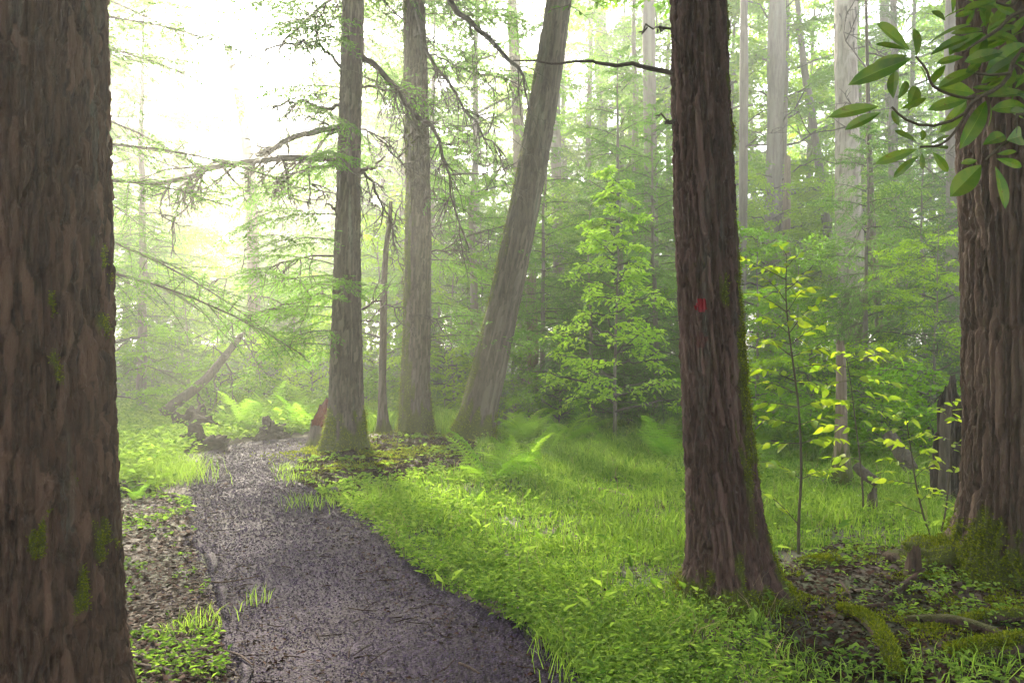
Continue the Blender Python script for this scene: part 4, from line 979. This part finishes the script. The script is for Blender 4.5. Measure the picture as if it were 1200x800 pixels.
# ------------------------------------------------------------------ ferns
def frond_mesh(seed, arch):
    rng = np.random.default_rng(seed); t = np.linspace(0, 1, 14)
    ax = np.stack([0.62 * t ** 1.15 * (1 + 0.0 * t), 0.03 * np.sin(3 * t), 0.95 * t - arch * t ** 2.6], -1); b = MB()
    V, Q = tubes(ax[None], np.linspace(0.006, 0.002, 14)[None], 4); b.add(V, Q)
    Ps, Ds, Ns, Ls, Ws = [], [], [], [], []
    for k in range(17):
        s = 0.10 + 0.9 * k / 17; f = s * 13; j = min(12, int(f)); p = ax[j] + (ax[j + 1] - ax[j]) * (f - j); tn = nrm(ax[j + 1] - ax[j])
        PL = 0.20 * math.sin(math.pi * min(1, 0.12 + 0.88 * s) ** 0.8) ** 0.9 + 0.012
        up = nrm(np.cross(np.array([0, 1.0, 0]), tn)) * -1
        for sd in (-1, 1):
            pd = nrm(np.array([0, sd, 0]) + tn * 0.45 - np.array([0, 0, 0.22]) + rng.normal(0, 0.06, 3))
            m = max(3, int(PL / 0.017))
            for q in range(m):
                pq = p + pd * PL * (q + 0.3) / m
                for s2 in (-1, 1):
                    Ps.append(pq); Ds.append(pd * 0.6 + tn * s2 * 0.8); Ns.append(up + rng.normal(0, .15, 3)); w = 0.028 * (1 - 0.7 * q / m); Ls.append(w); Ws.append(0.014)
    V, Q = leafquads(np.array(Ps), nrm(np.array(Ds)), nrm(np.array(Ns)), np.array(Ls), np.array(Ws)); b.add(V, Q)
    return b.mesh('frond', [M['fern']])
FR = [frond_mesh(i, a) for i, a in enumerate((0.35, 0.55, 0.22))]
_fr = np.random.default_rng(14)
def fern(x, y, size, n, label, group=None):
    r = thing('fern', label, 'fern', (x, y, gz(x, y) - 0.02), group); a0 = _fr.uniform(0, 6.28)
    for i in range(n):
        o = obj('frond', FR[_fr.integers(0, 3)], r); s = size * _fr.uniform(0.7, 1.1)
        o.rotation_euler = (_fr.normal(0, .12), _fr.uniform(-0.25, 0.45), a0 + i * 6.283 / n + _fr.normal(0, .25)); o.scale = (s, s, s)
for u, v, s, n, lab in [(574, 570, 0.95, 7, 'fern with upright fronds at the grass edge before the leaning trunk'), (610, 556, 0.8, 7, 'fern just right of the upright one before the leaning trunk'), (640, 540, 0.6, 7, 'fern in the grass left of the bright sapling'),
    (702, 530, 0.45, 5, 'small fern in the grass in front of the bright sapling'), (783, 540, 0.95, 10, 'large pale fern clump just left of the red-blazed trunk'), (880, 545, 0.7, 8, 'fern behind the grass right of the red-blazed trunk'),
    (838, 530, 0.7, 8, 'fern half hidden behind the red-blazed trunk'), (560, 590, 0.35, 5, 'low fern in the grass beside the path edge'), (442, 508, 0.7, 6, 'fern behind the limbed grey trunk'), (470, 502, 0.7, 7, 'fern between the dead stem and the pale grey trunk'),
    (178, 566, 0.42, 7, 'low fern on the left verge beside the big trunk'), (160, 582, 0.35, 6, 'small fern tucked against the left big trunk'), (208, 560, 0.4, 7, 'low fern at the left edge of the path')]:
    fern(*gp(u, v), s, n, lab)
def fern_row(n, u0, u1, v0, v1, s0, s1, where, group):
    for i, u in enumerate(sorted(_fr.uniform(u0, u1, n))):
        x, y = gp(u, _fr.uniform(v0, v1)); fern(x, y, _fr.uniform(s0, s1), 7, f"{ORD[i]}fern from the left {where}" if i else f"leftmost fern {where}", group)
fern_row(24, 262, 392, 494, 512, 0.75, 1.15, 'in the tall bank beyond the path bend', 'ferns beyond the path bend')
fern_row(10, 880, 1060, 516, 534, 0.5, 0.8, 'at the back edge of the right grass', 'ferns behind the right grass')
fern_row(8, 590, 680, 512, 526, 0.6, 0.9, 'at the feet of the young dark hemlocks', 'ferns by the young hemlocks')

# ------------------------------------------------------------------ stumps, logs, sticks, stones
def log(name, label, cat, P, r, matn, seed, mossy=0.0, fuzz=0, group=None, bark='plate', nt_=20, rough=0.12):
    rng = np.random.default_rng(seed); P = smooth_line(P, 40); k = len(P); rr = np.interp(np.linspace(0, 1, k), np.linspace(0, 1, len(r)), r)
    b = P[0].copy(); root = thing(name, label, cat, b, group)
    V, Q = tubes((P - b)[None], rr[None], nt_); V = V.reshape(k, nt_, 3); C = (P - b)[:, None]
    dv = V - C; W_ = V + b
    V = C + dv * (1 + rough * fbm(W_[..., 0] * 9, W_[..., 1] * 9, W_[..., 2] * 9, seed)[..., None])
    up = nrm(dv)[..., 2]; mo = np.clip(mossy * sstep(-0.1, 0.5, up + 0.5 * fbm(W_[..., 0] * 6, W_[..., 1] * 6, W_[..., 2] * 6, seed + 3)), 0, 1)
    V[0] = C[0] + (V[0] - C[0]) * 0.5; V[-1] = C[-1] + (V[-1] - C[-1]) * 0.4
    ends = np.concatenate([V.reshape(-1, 3), C[0], C[-1]]); n = k * nt_
    T = [(n, (j + 1) % nt_, j) for j in range(nt_)] + [(n + 1, n - nt_ + j, n - nt_ + (j + 1) % nt_) for j in range(nt_)]
    t = obj('wood', mesh('wood', ends, Q, T, mats=M[matn], smooth=True, attrs={'cell': np.full(n + 2, .4), 'moss': np.append(mo.ravel(), [0, 0])}), root)
    if fuzz: tag(obj('moss', moss_fuzz(V, mo, fuzz, seed + 5, 0.013), t), kind='stuff')
    return root, P
def G3(u, v, h=0.0):
    x, y = gp(u, v); return np.array([x, y, gz(x, y) + h])
r_, P_ = log('fallen_log', 'bare grey log leaning up from its root end at the left of the path', 'log', [at(188, 486, 14.8), at(215, 466, 15.0), at(245, 440, 15.3), at(285, 390, 16.0)], [0.11, 0.095, 0.085, 0.05], 'bark_d', 71, 0.2)
for i, (u, v, u2, v2) in enumerate([(282, 394, 305, 440), (265, 425, 272, 470), (250, 438, 252, 485), (240, 448, 246, 500), (275, 405, 300, 400), (262, 420, 240, 395), (230, 455, 228, 495)]):
    limb(r_, tuple(P_[0]), L3(15.4, (u, v), ((u + u2) / 2 + 4, (v + v2) / 2), (u2, v2)), 0.018, 0.006, 80 + i, 4, 0.5)

def lump(name, label, cat, u, v, rx, ry, rz_, matn, seed, rough=0.5, moss=0.3, frq=4.0):
    x, y = gp(u, v); b = (x, y, gz(x, y)); th = np.linspace(0, 2 * np.pi, 48, endpoint=False); ph = np.linspace(-0.35, np.pi / 2, 26)
    TH, PH = np.meshgrid(th, ph); d = np.stack([np.cos(TH) * np.cos(PH), np.sin(TH) * np.cos(PH), np.sin(PH)], -1)
    k = 1 + rough * fbm(d[..., 0] * frq * .5 + seed, d[..., 1] * frq * .5, d[..., 2] * frq * .5, seed) * 0.7
    V = d * np.array([rx, ry, rz_]) * k[..., None]; n = 48
    i, j = np.meshgrid(np.arange(25), np.arange(n), indexing='ij'); Q = np.stack([i * n + j, i * n + (j + 1) % n, (i + 1) * n + (j + 1) % n, (i + 1) * n + j], -1).reshape(-1, 4)
    mo = moss * sstep(0.0, 0.7, d[..., 2] + 0.4 * fbm(d[..., 0] * 4, d[..., 1] * 4, d[..., 2] * 4, seed + 1))
    o = obj(name, mesh(name, V.reshape(-1, 3), Q, mats=M[matn], smooth=True, attrs={'cell': np.full(V.shape[0] * V.shape[1], .3), 'moss': mo.ravel()}), loc=b)
    if moss > 1: tag(obj('moss', moss_fuzz(V, mo, 5000 if rx > .2 else 1800, seed, 0.014, 0.2), o), kind='stuff')
    return tag(o, label, cat)
M['rot'] = plainmat('rotten_wood', (0.018, 0.012, 0.010), (0.06, 0.042, 0.036), 14, 0.9, 0.8, 0.2, dist=0.05)
M['stone'] = barkmat('stone', (0.10, 0.09, 0.085), (0.19, 0.17, 0.165), (0.2, 0.18, 0.17), sc=0.7, lich=0.3)
lump('root_plate', 'dark torn root mass at the lower end of the leaning log', 'root mass', 224, 512, 0.42, 0.3, 0.42, 'rot', 1, 0.9)
lump('rotten_stump', 'low dark rotten stump beneath the leaning log', 'stump', 234, 528, 0.36, 0.22, 0.24, 'rot', 2, 0.9)
lump('rotten_stump', 'dark rounded rotten stump in front of the fern bank', 'stump', 320, 516, 0.22, 0.2, 0.30, 'rot', 3, 0.7)
lump('stone', 'dark mossy stone beside the left big trunk at the verge', 'stone', 158, 574, 0.24, 0.16, 0.13, 'rot', 4, 0.6)
lump('stone', 'small grey stone on the litter below the limbed trunk', 'stone', 391, 575, 0.07, 0.05, 0.05, 'stone', 6, 0.4)
lump('moss_mound', 'mossy mound with seedlings against the right edge trunk', 'mound', 1108, 676, 0.34, 0.26, 0.16, 'bark_c', 7, 0.4, 1.4)
lump('moss_mound', 'small moss cushion on the litter right of the red-blazed trunk', 'mound', 962, 668, 0.13, 0.10, 0.05, 'bark_c', 8, 0.4, 1.4)

def broken_stump(name, label, u, v, r, h, slant, matn, inner, seed, tilt=0.0, inlabel=None, nt_=40, cat='stump', phi=-1.2):
    x, y = gp(u, v); b = (x, y, gz(x, y)); rng = np.random.default_rng(seed); th = np.arange(nt_) * 2 * np.pi / nt_
    topz = h * (1 + slant * np.cos(th - phi)) + 0.18 * h * vnoise(np.cos(th) * 3, np.sin(th) * 3, 0 * th, seed) + rng.uniform(-.05, .05, nt_) * h
    rows = np.linspace(-0.08, 1, 24); V = []
    for s in rows:
        z = np.where(s < 0, s, s * topz); rad = r * (1 + 0.25 * np.exp(-np.maximum(z, 0) / 0.12) - 0.12 * s) + 0.018 * fbm(np.cos(th) * 4, np.sin(th) * 4, z * 3 + 0 * th, seed + 2) * (r / .15)
        V.append(np.stack([rad * np.cos(th) + tilt * z, rad * np.sin(th), z], -1))
    V = np.array(V); n = nt_; i, j = np.meshgrid(np.arange(23), np.arange(n), indexing='ij')
    Q = np.stack([i * n + j, i * n + (j + 1) % n, (i + 1) * n + (j + 1) % n, (i + 1) * n + j], -1).reshape(-1, 4)
    root = thing(name, label, cat, b); mo = np.clip(0.7 - V[..., 2] / (0.5 * h) + 0.5 * vnoise(V[..., 0] * 12, V[..., 1] * 12, V[..., 2] * 9, seed), 0, 1)
    obj('trunk', mesh('trunk', V.reshape(-1, 3), Q, mats=M[matn], smooth=True, attrs={'cell': np.full(24 * n, .4), 'moss': mo.ravel() * .7}), root)
    rim = V[-1]; c = rim.mean(0); rings = []
    for s in (1.0, 0.8, 0.5, 0.0):
        q = c + (rim - c) * s * 0.985; q[:, 2] += -0.02 - 0.10 * h * (1 - s) + rng.uniform(-.04, .04, n) * h * (0 < s < 1); rings.append(q)
    Wd = np.array(rings); i, j = np.meshgrid(np.arange(3), np.arange(n), indexing='ij'); Q = np.stack([i * n + j, i * n + (j + 1) % n, (i + 1) * n + (j + 1) % n, (i + 1) * n + j], -1).reshape(-1, 4)
    o = obj('broken_wood', mesh('broken_wood', Wd.reshape(-1, 3), Q, mats=M[inner]), root)
    if inlabel: tag(o, inlabel)
    return root
M['redwood'] = plainmat('red_rotten_wood', (0.075, 0.016, 0.012), (0.15, 0.038, 0.026), 12, 0.85, 0.6, 0.2, dist=0.03)
broken_stump('stump', 'grey stump with a red rotten slanting top beside the limbed trunk', 377, 525, 0.19, 0.46, 0.55, 'bark_d', 'redwood', 3, 0.12, 'red-brown rotten heartwood', phi=0.95)
broken_stump('stump', 'small pointed rotten stump at the foot of the right edge trunk', 1070, 690, 0.045, 0.14, 0.5, 'bark_c', 'rot', 5)
broken_stump('stump', 'short thin weathered post stub standing in the right grass', 1022, 602, 0.042, 0.20, 0.3, 'bark_d', 'rot', 6)
broken_stump('snag', 'broken mossy snag with a dark knobbed top beside the right trunk', 1106, 590, 0.055, 0.92, 0.2, 'bark_d', 'rot', 7, 0.02, cat='snag')
lump('burl', 'dark knobbly rotten lump at the back of the broken mossy snag', 'burl', 1116, 588, 0.16, 0.12, 0.95, 'rot', 9, 0.6, 0.5)
log('fallen_log', 'short dark log end slanting out of the grass behind the post stub', 'log', [at(1003, 545, 8.3), at(1014, 556, 8.2), at(1028, 566, 8.1)], [0.05, 0.055, 0.05], 'bark_d', 91)
log('fallen_log', 'dark slanting log in the shade behind the forked sapling', 'log', [at(1040, 508, 9.6), at(1056, 530, 9.4), at(1070, 552, 9.2)], [0.08, 0.085, 0.08], 'bark_d', 92)
log('fallen_log', 'mossy log lying at the bottom right corner', 'log', [G3(1112, 778, .03), G3(1160, 776, .045), G3(1215, 775, .05), G3(1330, 772, .05)], [0.035, 0.05, 0.055, 0.06], 'bark_c', 93, 1.5, 5000)
log('fallen_log', 'mossy root-like log pointing at the viewer near the bottom right', 'log', [G3(985, 722, .01), G3(1012, 738, .045), G3(1035, 765, .05), G3(1052, 800, .03)], [0.02, 0.034, 0.038, 0.03], 'bark_c', 94, 1.3, 4500)
log('fallen_log', 'thin dark mossy log ending right of the mossy root-like log', 'log', [G3(1060, 735, .02), G3(1110, 740, .03), G3(1160, 752, .03), G3(1195, 765, .01)], [0.02, 0.03, 0.028, 0.015], 'bark_b', 95, 0.5)
log('fallen_log', 'mossy branch lying across the litter at the right edge', 'log', [G3(1125, 742, .02), G3(1165, 737, .03), G3(1260, 738, .03)], [0.025, 0.035, 0.04], 'bark_c', 96, 1.4, 1800)
for i, (lab, P, r, m) in enumerate([
    ('dark straight stick lying in front of the pointed stump', [G3(1037, 712, .02), G3(1060, 702, .03), G3(1084, 690, .05)], 0.022, 'bark_b'),
    ('pale thin stick on the litter left of the dark straight stick', [G3(985, 706, .01), G3(1010, 702, .015), G3(1030, 703, .01)], 0.010, 'bark_tan'),
    ('short stick crossing the pale stick on the right litter', [G3(984, 692, .02), G3(992, 702, .015), G3(998, 712, .01)], 0.010, 'bark_b'),
    ('reddish stick in the litter above the mossy root-like log', [G3(985, 728, .02), G3(1020, 722, .03), G3(1055, 718, .03)], 0.011, 'bark_a'),
    ('long thin branch half sunk in grass below the red-blazed trunk', [G3(832, 748, .03), G3(870, 762, .03), G3(905, 780, .02)], 0.010, 'bark_b'),
    ('dark twig lying across the middle of the path', [G3(243, 681, .012), G3(262, 683, .012), G3(300, 678, .012)], 0.006, 'bark_b'),
    ('short stick at the bottom left of the path', [G3(160, 782, .02), G3(185, 790, .02), G3(215, 797, .012)], 0.013, 'bark_a'),
    ('small stick near the bottom right end of the path', [G3(537, 780, .012), G3(550, 786, .012), G3(562, 793, .012)], 0.007, 'bark_b'),
    ('thin stick at the left edge of the path, lowest of the twigs', [G3(262, 768, .012), G3(280, 775, .012), G3(296, 788, .012)], 0.007, 'bark_b'),
    ('grey twig standing up from the litter at the bottom right', [G3(1040, 772, .01), G3(1060, 785, .02), G3(1082, 800, .02)], 0.009, 'bark_d'),
    ('yellowed branch lying in the grass behind the upright fern', [G3(678, 578, .06), G3(710, 582, .07), G3(742, 592, .05)], 0.02, 'bark_tan')]):
    log('stick', lab, 'stick', P, [r * .8, r, r * .5], m, 120 + i, 0.15, nt_=8)

# ------------------------------------------------------------------ grass, weeds, litter, moss, undergrowth
def scatter(rng, poly, n, wfn=None, power=1.6):
    poly = np.array(poly); x0, y0 = poly.min(0); x1, y1 = poly.max(0); x1 = min(x1, 12); x0 = max(x0, -12); y0 = max(y0, 2.6)
    X, Yy, tot = [], [], 0
    while tot < n:
        m = n * 3; u = rng.random(m); a = 1 - power
        y = (y0 ** a + u * (y1 ** a - y0 ** a)) ** (1 / a) if abs(a) > 1e-3 else y0 * (y1 / y0) ** u     # density falls as y^-power
        x = rng.uniform(x0, x1, m); k = inside(poly, x, y) & (np.abs(x) < y * 0.75 + 0.6)
        if wfn is not None: k &= rng.random(m) < wfn(x, y)
        X.append(x[k]); Yy.append(y[k]); tot += k.sum()
        if k.sum() == 0: break
    return np.concatenate(X)[:n], np.concatenate(Yy)[:n]

def blades(rng, x, y, h, w, lean=0.45):
    n = len(x); z = gh(x, y) - 0.01; a = rng.uniform(0, 6.28, n); d = np.stack([np.cos(a), np.sin(a)], -1); fa = rng.uniform(0, 6.28, n); s = np.stack([np.cos(fa), np.sin(fa)], -1) * w[:, None] / 2
    ln = (np.abs(rng.normal(lean, 0.3, n)) * h)[:, None]
    P0 = np.stack([x, y, z], -1); up = lambda f: np.stack([0 * h, 0 * h, h * f], -1)
    def off(P, o, f): Q = P.copy(); Q[:, :2] += o * f; return Q
    A, B = off(P0, s, 1), off(P0, s, -1); m = off(P0 + up(0.6), d * ln, 0.35); C, Dd = off(m, s, 0.8), off(m, s, -0.8); E = off(P0 + up(0.92), d * ln, 1.0)
    V = np.stack([A, B, Dd, C, E], 1).reshape(-1, 3); b = np.arange(n)[:, None] * 5
    return V, b + np.array([[0, 1, 2, 3]]), b + np.array([[3, 2, 4]])

def build_grass():
    rng = np.random.default_rng(21); b = MB()
    def wf(x, y):
        d = edge_dist(GRASS, x, y); nz = vnoise(x * 1.3, y * 1.3, 0 * x, 31)
        n2 = vnoise(x * 2.6, y * 2.6, 0 * x, 34)
        rag = 0.26 * vnoise(x * 3.5, y * 3.5, 0 * x, 36) + 0.14 * vnoise(x * 9, y * 9, 0 * x, 37)
        return np.clip(sstep(0.0, 0.45, d + rag) * (0.45 + 0.55 * sstep(-0.5, 0.4, nz)) * (0.25 + 0.75 * sstep(-0.55, -0.05, n2)), 0.02, 1)
    for poly, n, hh in ((GRASS, 118000, 0.145), (GRASS_BACK, 9000, 0.3)):
        x, y = scatter(rng, poly, n, wf if poly is GRASS else None, 1.5)
        nz = 0.6 * vnoise(x * 0.8, y * 0.8, 0 * x, 32) + 0.6 * vnoise(x * 3.2, y * 3.2, 0 * x, 33); far = sstep(5, 11, y)
        h = hh * (0.35 + 0.9 * rng.random(len(x)) ** 1.6) * np.clip(0.85 + 0.55 * nz + 0.4 * far, 0.3, 2); w = rng.uniform(0.0035, 0.008, len(x)) * np.clip(y / 5.0, 1, 2.6)
        V, Q, T = blades(rng, x, y, h, w); b.add(V, Q, T, rnd=np.repeat(np.clip(0.42 + 0.3 * nz + rng.normal(0, 0.3, len(x)), 0, 1), 5))
    # tufts: left verge and sparse tufts in the litter, edge of the path
    def tuft(u, v, k, spread, h):
        x0, y0 = gp(u, v); x = x0 + rng.normal(0, spread, k); y = y0 + rng.normal(0, spread, k)
        V, Q, T = blades(rng, x, y, h * rng.uniform(0.5, 1.2, k), rng.uniform(0.003, 0.007, k), 0.6); b.add(V, Q, T, rnd=np.repeat(rng.uniform(0.2, 1, k), 5))
    for u, v, k, s, h in [(190, 564, 700, 0.24, 0.3), (208, 554, 300, 0.2, 0.25), (168, 560, 600, 0.26, 0.32), (233, 728, 90, 0.07, 0.10), (215, 735, 60, 0.06, 0.08), (345, 552, 120, 0.12, 0.12), (340, 560, 80, 0.08, 0.1), (366, 562, 90, 0.1, 0.08), (384, 590, 260, .2, .12),
                          (300, 705, 24, 0.05, 0.12), (845, 690, 150, 0.05, 0.26), (838, 705, 120, 0.06, 0.22), (870, 735, 160, 0.12, 0.14), (1165, 795, 60, 0.1, 0.15), (1090, 800, 60, 0.12, 0.14), (935, 790, 160, .15, .14), (660, 770, 120, .08, .2), (700, 790, 160, .1, .22)]:
        tuft(u, v, k, s, h)
    x, y = scatter(rng, GRASS, 1500, None, 1.7); h = rng.uniform(0.12, 0.34, len(x))      # dry stems among the green
    V, Q, T = blades(rng, x, y, h, rng.uniform(0.002, 0.004, len(x)) * np.clip(y / 5, 1, 2), 0.8); b.add(V, Q, T, mi=1, rnd=np.repeat(rng.random(len(x)), 5))
    x, y = scatter(rng, GRASS, 900, None, 1.8); n = len(x); a = rng.uniform(0, 6.28, n)      # broad leaves standing in it
    P = np.stack([x, y, gh(x, y) + rng.uniform(0.02, 0.10, n)], -1); L = rng.uniform(0.06, 0.14, n)
    V, Q = leafquads(P, nrm(np.stack([np.cos(a), np.sin(a), rng.uniform(0.1, 1.2, n)], -1)), nrm(np.array([0, 0, 1.]) + rng.normal(0, .5, (n, 3))), L, L * 0.36); b.add(V, Q, rnd=rep4(rng.random(n)))
    M['dry'] = plainmat('dry_stem', (0.16, 0.10, 0.05), (0.36, 0.27, 0.14), useattr=True)
    tag(obj('grass', b.mesh('grass', [M['grass'], M['dry']])), 'bright green long grass covering the clearing', 'grass', kind='stuff')
build_grass()

def weed_plants(rng, x, y, hmax, nl, L, tone=0.5):
    """small leafy plants: a few leaves around a thin stalk"""
    n = len(x); cnt = rng.integers(nl[0], nl[1] + 1, n); idx = np.repeat(np.arange(n), cnt); m = len(idx)
    z = gh(x, y); H = hmax * rng.uniform(0.35, 1.1, n); a = rng.uniform(0, 6.28, m); f = rng.uniform(0.35, 1.0, m)
    P = np.stack([x[idx], y[idx], z[idx] + H[idx] * f], -1); P[:, :2] += rng.normal(0, 0.2, (m, 2)) * H[idx][:, None]
    Dd = nrm(np.stack([np.cos(a), np.sin(a), rng.normal(0.05, 0.3, m)], -1)); N = nrm(np.array([0, 0, 1.0]) + rng.normal(0, 0.4, (m, 3)))
    Ln = L * rng.uniform(0.55, 1.25, m) * np.clip(y[idx] / 5, 1, 1.8)
    V, Q = leafquads(P, Dd, N, Ln, Ln * rng.uniform(0.45, 0.65, m), wp=0.5)
    return V, Q, rep4(np.clip(tone + rng.normal(0, 0.25, m), 0, 1))

def build_weeds():
    rng = np.random.default_rng(22); b = MB()
    def add(poly, n, wfn, h, nl, L, tone=0.5, power=1.6):
        x, y = scatter(rng, poly, n, wfn, power); V, Q, r = weed_plants(rng, x, y, h, nl, L, tone); b.add(V, Q, rnd=r)
    near = lambda x, y: np.clip(1.1 - edge_dist(PATH, x, y) / 1.1, 0.12, 1) * (0.4 + 0.6 * (vnoise(x * 1.7, y * 1.7, 0 * x, 41) > -0.2))
    add(GRASS, 8000, near, 0.17, (4, 7), 0.033)
    patchy = lambda s, lo: (lambda x, y: np.where(vnoise(x * 2.2, y * 2.2, 0 * x, s) > lo, 1, 0.10))
    add(LEFT, 620, patchy(42, 0.15), 0.06, (3, 5), 0.032, 0.35); add(RIGHT, 1100, patchy(43, 0.0), 0.08, (3, 7), 0.035, 0.55)
    add(PATCH, 500, patchy(44, 0.25), 0.05, (3, 5), 0.04)
    VERGE = [gp(*p) for p in [(90, 590), (150, 575), (222, 578), (232, 556), (245, 538), (258, 524), (300, 518), (400, 516), (430, 500), (430, 480), (120, 480)]]
    add(VERGE, 4300, lambda x, y: sstep(0.08, 0.5, edge_dist(PATH, x, y)), 0.30, (5, 9), 0.05, 0.6, 1.0)
    tag(obj('ground_plants', b.mesh('ground_plants', [M['weed']])), 'small leafy weeds and seedlings along the path and in the litter', 'ground plants', kind='stuff')
    b = MB()      # deeper undergrowth on the floor of the wood
    n = 9000; y = rng.uniform(13.5, 34, n * 3); x = rng.uniform(-0.75, 0.75, n * 3) * y
    k = ~inside(GRASS, x, y) & ~inside(PATH, x, y) & ~inside(PATCH, x, y) & (rng.random(n * 3) < 0.75 + 0.6 * vnoise(x * .5, y * .5, 0 * x, 51)); x, y = x[k][:n], y[k][:n]
    V, Q, r = weed_plants(rng, x, y, 0.55, (4, 7), 0.055, 0.5); b.add(V, Q, rnd=r)
    for x0, x1, n in ((-12, -2.2, 5200), (3.4, 12, 3200)):      # the floor to either side of the view
        y = rng.uniform(2.0, 14, n); x = rng.uniform(x0, x1, n); k = ~inside(GRASS, x, y) & ~inside(PATH, x, y) & (~inside(LEFT, x, y)) & ~inside(RIGHT, x, y) & (np.abs(x) > 0.5 * y)
        V, Q, r = weed_plants(rng, x[k], y[k], 0.28, (4, 7), 0.05, 0.5); b.add(V, Q, rnd=r)
    tag(obj('undergrowth', b.mesh('undergrowth', [M['weed']])), 'low green undergrowth covering the floor of the wood behind', 'undergrowth', kind='stuff')
build_weeds()

def build_litter():
    rng = np.random.default_rng(23); b = MB()
    for poly, n in ((LEFT, 12000), (RIGHT, 15000), (PATCH, 9000), (PATH, 2400), (GRASS, 4200)):
        w = (lambda x, y: np.clip(0.9 - edge_dist(PATH, x, y) / 0.5, 0.03, 1)) if poly is PATH else None
        x, y = scatter(rng, poly, n, w, 1.7); m = len(x); a = rng.uniform(0, 6.28, m)
        P = np.stack([x, y, gh(x, y) + rng.uniform(0.002, 0.02, m) - (0.02 if poly is PATH else 0)], -1); Dd = nrm(np.stack([np.cos(a), np.sin(a), rng.normal(0.0, 0.22, m)], -1)); N = nrm(np.array([0, 0, 1.0]) + rng.normal(0, 0.35, (m, 3)))
        L = rng.uniform(0.02, 0.06, m) * np.clip(y / 6, 0.9, 1.6) * (0.7 if poly is PATH else 1); V, Q = leafquads(P, Dd, N, L, L * rng.uniform(0.35, 0.75, m), fold=rng.uniform(-.2, .35))
        b.add(V, Q, rnd=rep4(rng.random(m) ** 1.5))
    for x0, x1, n in ((-12, -2.2, 4200), (3.4, 12, 2600)):
        y = rng.uniform(1.5, 13, n); x = rng.uniform(x0, x1, n); k = np.abs(x) > 0.5 * y; x, y = x[k], y[k]; m = len(x); a = rng.uniform(0, 6.28, m)
        P = np.stack([x, y, gh(x, y) + rng.uniform(0.003, 0.02, m)], -1); L = rng.uniform(0.03, 0.08, m)
        V, Q = leafquads(P, nrm(np.stack([np.cos(a), np.sin(a), rng.normal(0, .2, m)], -1)), nrm(np.array([0, 0, 1.]) + rng.normal(0, .35, (m, 3))), L, L * 0.6); b.add(V, Q, rnd=rep4(rng.random(m) ** 1.5))
    # twiglets
    for poly, n in ((LEFT, 160), (RIGHT, 260), (PATCH, 140), (PATH, 130)):
        x, y = scatter(rng, poly, n, None, 1.7); a = rng.uniform(0, 6.28, n); L = rng.uniform(0.05, 0.22, n)
        p0 = np.stack([x, y, gh(x, y) + 0.008 - (0.02 if poly is PATH else 0)], -1); dd = np.stack([np.cos(a), np.sin(a), rng.normal(0, .05, n)], -1) * L[:, None]
        V, Q = tubes(np.stack([p0, p0 + dd * .5 + rng.normal(0, .006, (n, 3)), p0 + dd], 1), np.tile([.003, .003, .0015], (n, 1)), 4); b.add(V, Q, rnd=np.repeat(rng.random(n) * .5, 12))
    tag(obj('leaf_litter', b.mesh('leaf_litter', [M['litter']])), 'dead brown leaves and twig bits strewn on the forest floor', 'leaf litter', kind='stuff')
    b = MB()
    spots = [(bD, 0.75, 5000), (bF, 0.6, 2500), (bG, 0.7, 3500), (bB, 0.40, 4200), (bC, 0.85, 6000)] + [((*gp(u, v), 0), s, k) for u, v, s, k in [(440, 545, .5, 2500), (470, 540, .4, 1500), (520, 536, .4, 1500), (960, 690, .22, 2200), (935, 705, .18, 1800), (1100, 690, .3, 3000), (1010, 660, .2, 1500), (1075, 740, .25, 2200), (1150, 720, .25, 1800), (405, 552, .3, 1500)]]
    for (cx, cy_, _z), s, k in spots:
        x = cx + rng.normal(0, s * 0.6, k); y = cy_ + rng.normal(0, s * 0.5, k); keep = vnoise(x * 5, y * 5, 0 * x, 61) > -0.1; x, y = x[keep], y[keep]; m = len(x)
        P = np.stack([x, y, gh(x, y) + 0.004 + 0.012 * rng.random(m)], -1); Dd = nrm(rng.normal(0, 0.6, (m, 3)) + np.array([0, 0, 0.8])); L = rng.uniform(0.008, 0.02, m) * np.clip(cy_ / 6, 1, 2)
        V, Q = leafquads(P, Dd, nrm(rng.normal(0, 1, (m, 3))), L, L * .7); b.add(V, Q, rnd=rep4(rng.random(m)))
    tag(obj('moss', b.mesh('moss', [M['moss']])), 'yellow-green moss patches on the ground around the tree feet', 'moss', kind='stuff')
build_litter()

# ------------------------------------------------------------------ morning mist
def build_haze():
    x0, x1, y0, y1, z0, z1 = -150, 150, -140, 152, -1.6, 27.5
    V = [(x, y, z) for x in (x0, x1) for y in (y0, y1) for z in (z0, z1)]
    Q = [(0, 1, 3, 2), (4, 6, 7, 5), (0, 4, 5, 1), (2, 3, 7, 6), (0, 2, 6, 4), (1, 5, 7, 3)]
    m, t = mat('mist'); v = nd(t, 'ShaderNodeVolumePrincipled'); v.inputs['Density'].default_value = HAZE; v.inputs['Color'].default_value = (0.97, 0.97, 0.95, 1); v.inputs['Anisotropy'].default_value = 0.64
    o = nd(t, 'ShaderNodeOutputMaterial'); t.links.new(v.outputs[0], o.inputs['Volume'])
    tag(obj('haze', mesh('haze', V, Q, mats=m)), 'thin bright morning mist hanging in the wood', 'mist', kind='stuff')
build_haze()
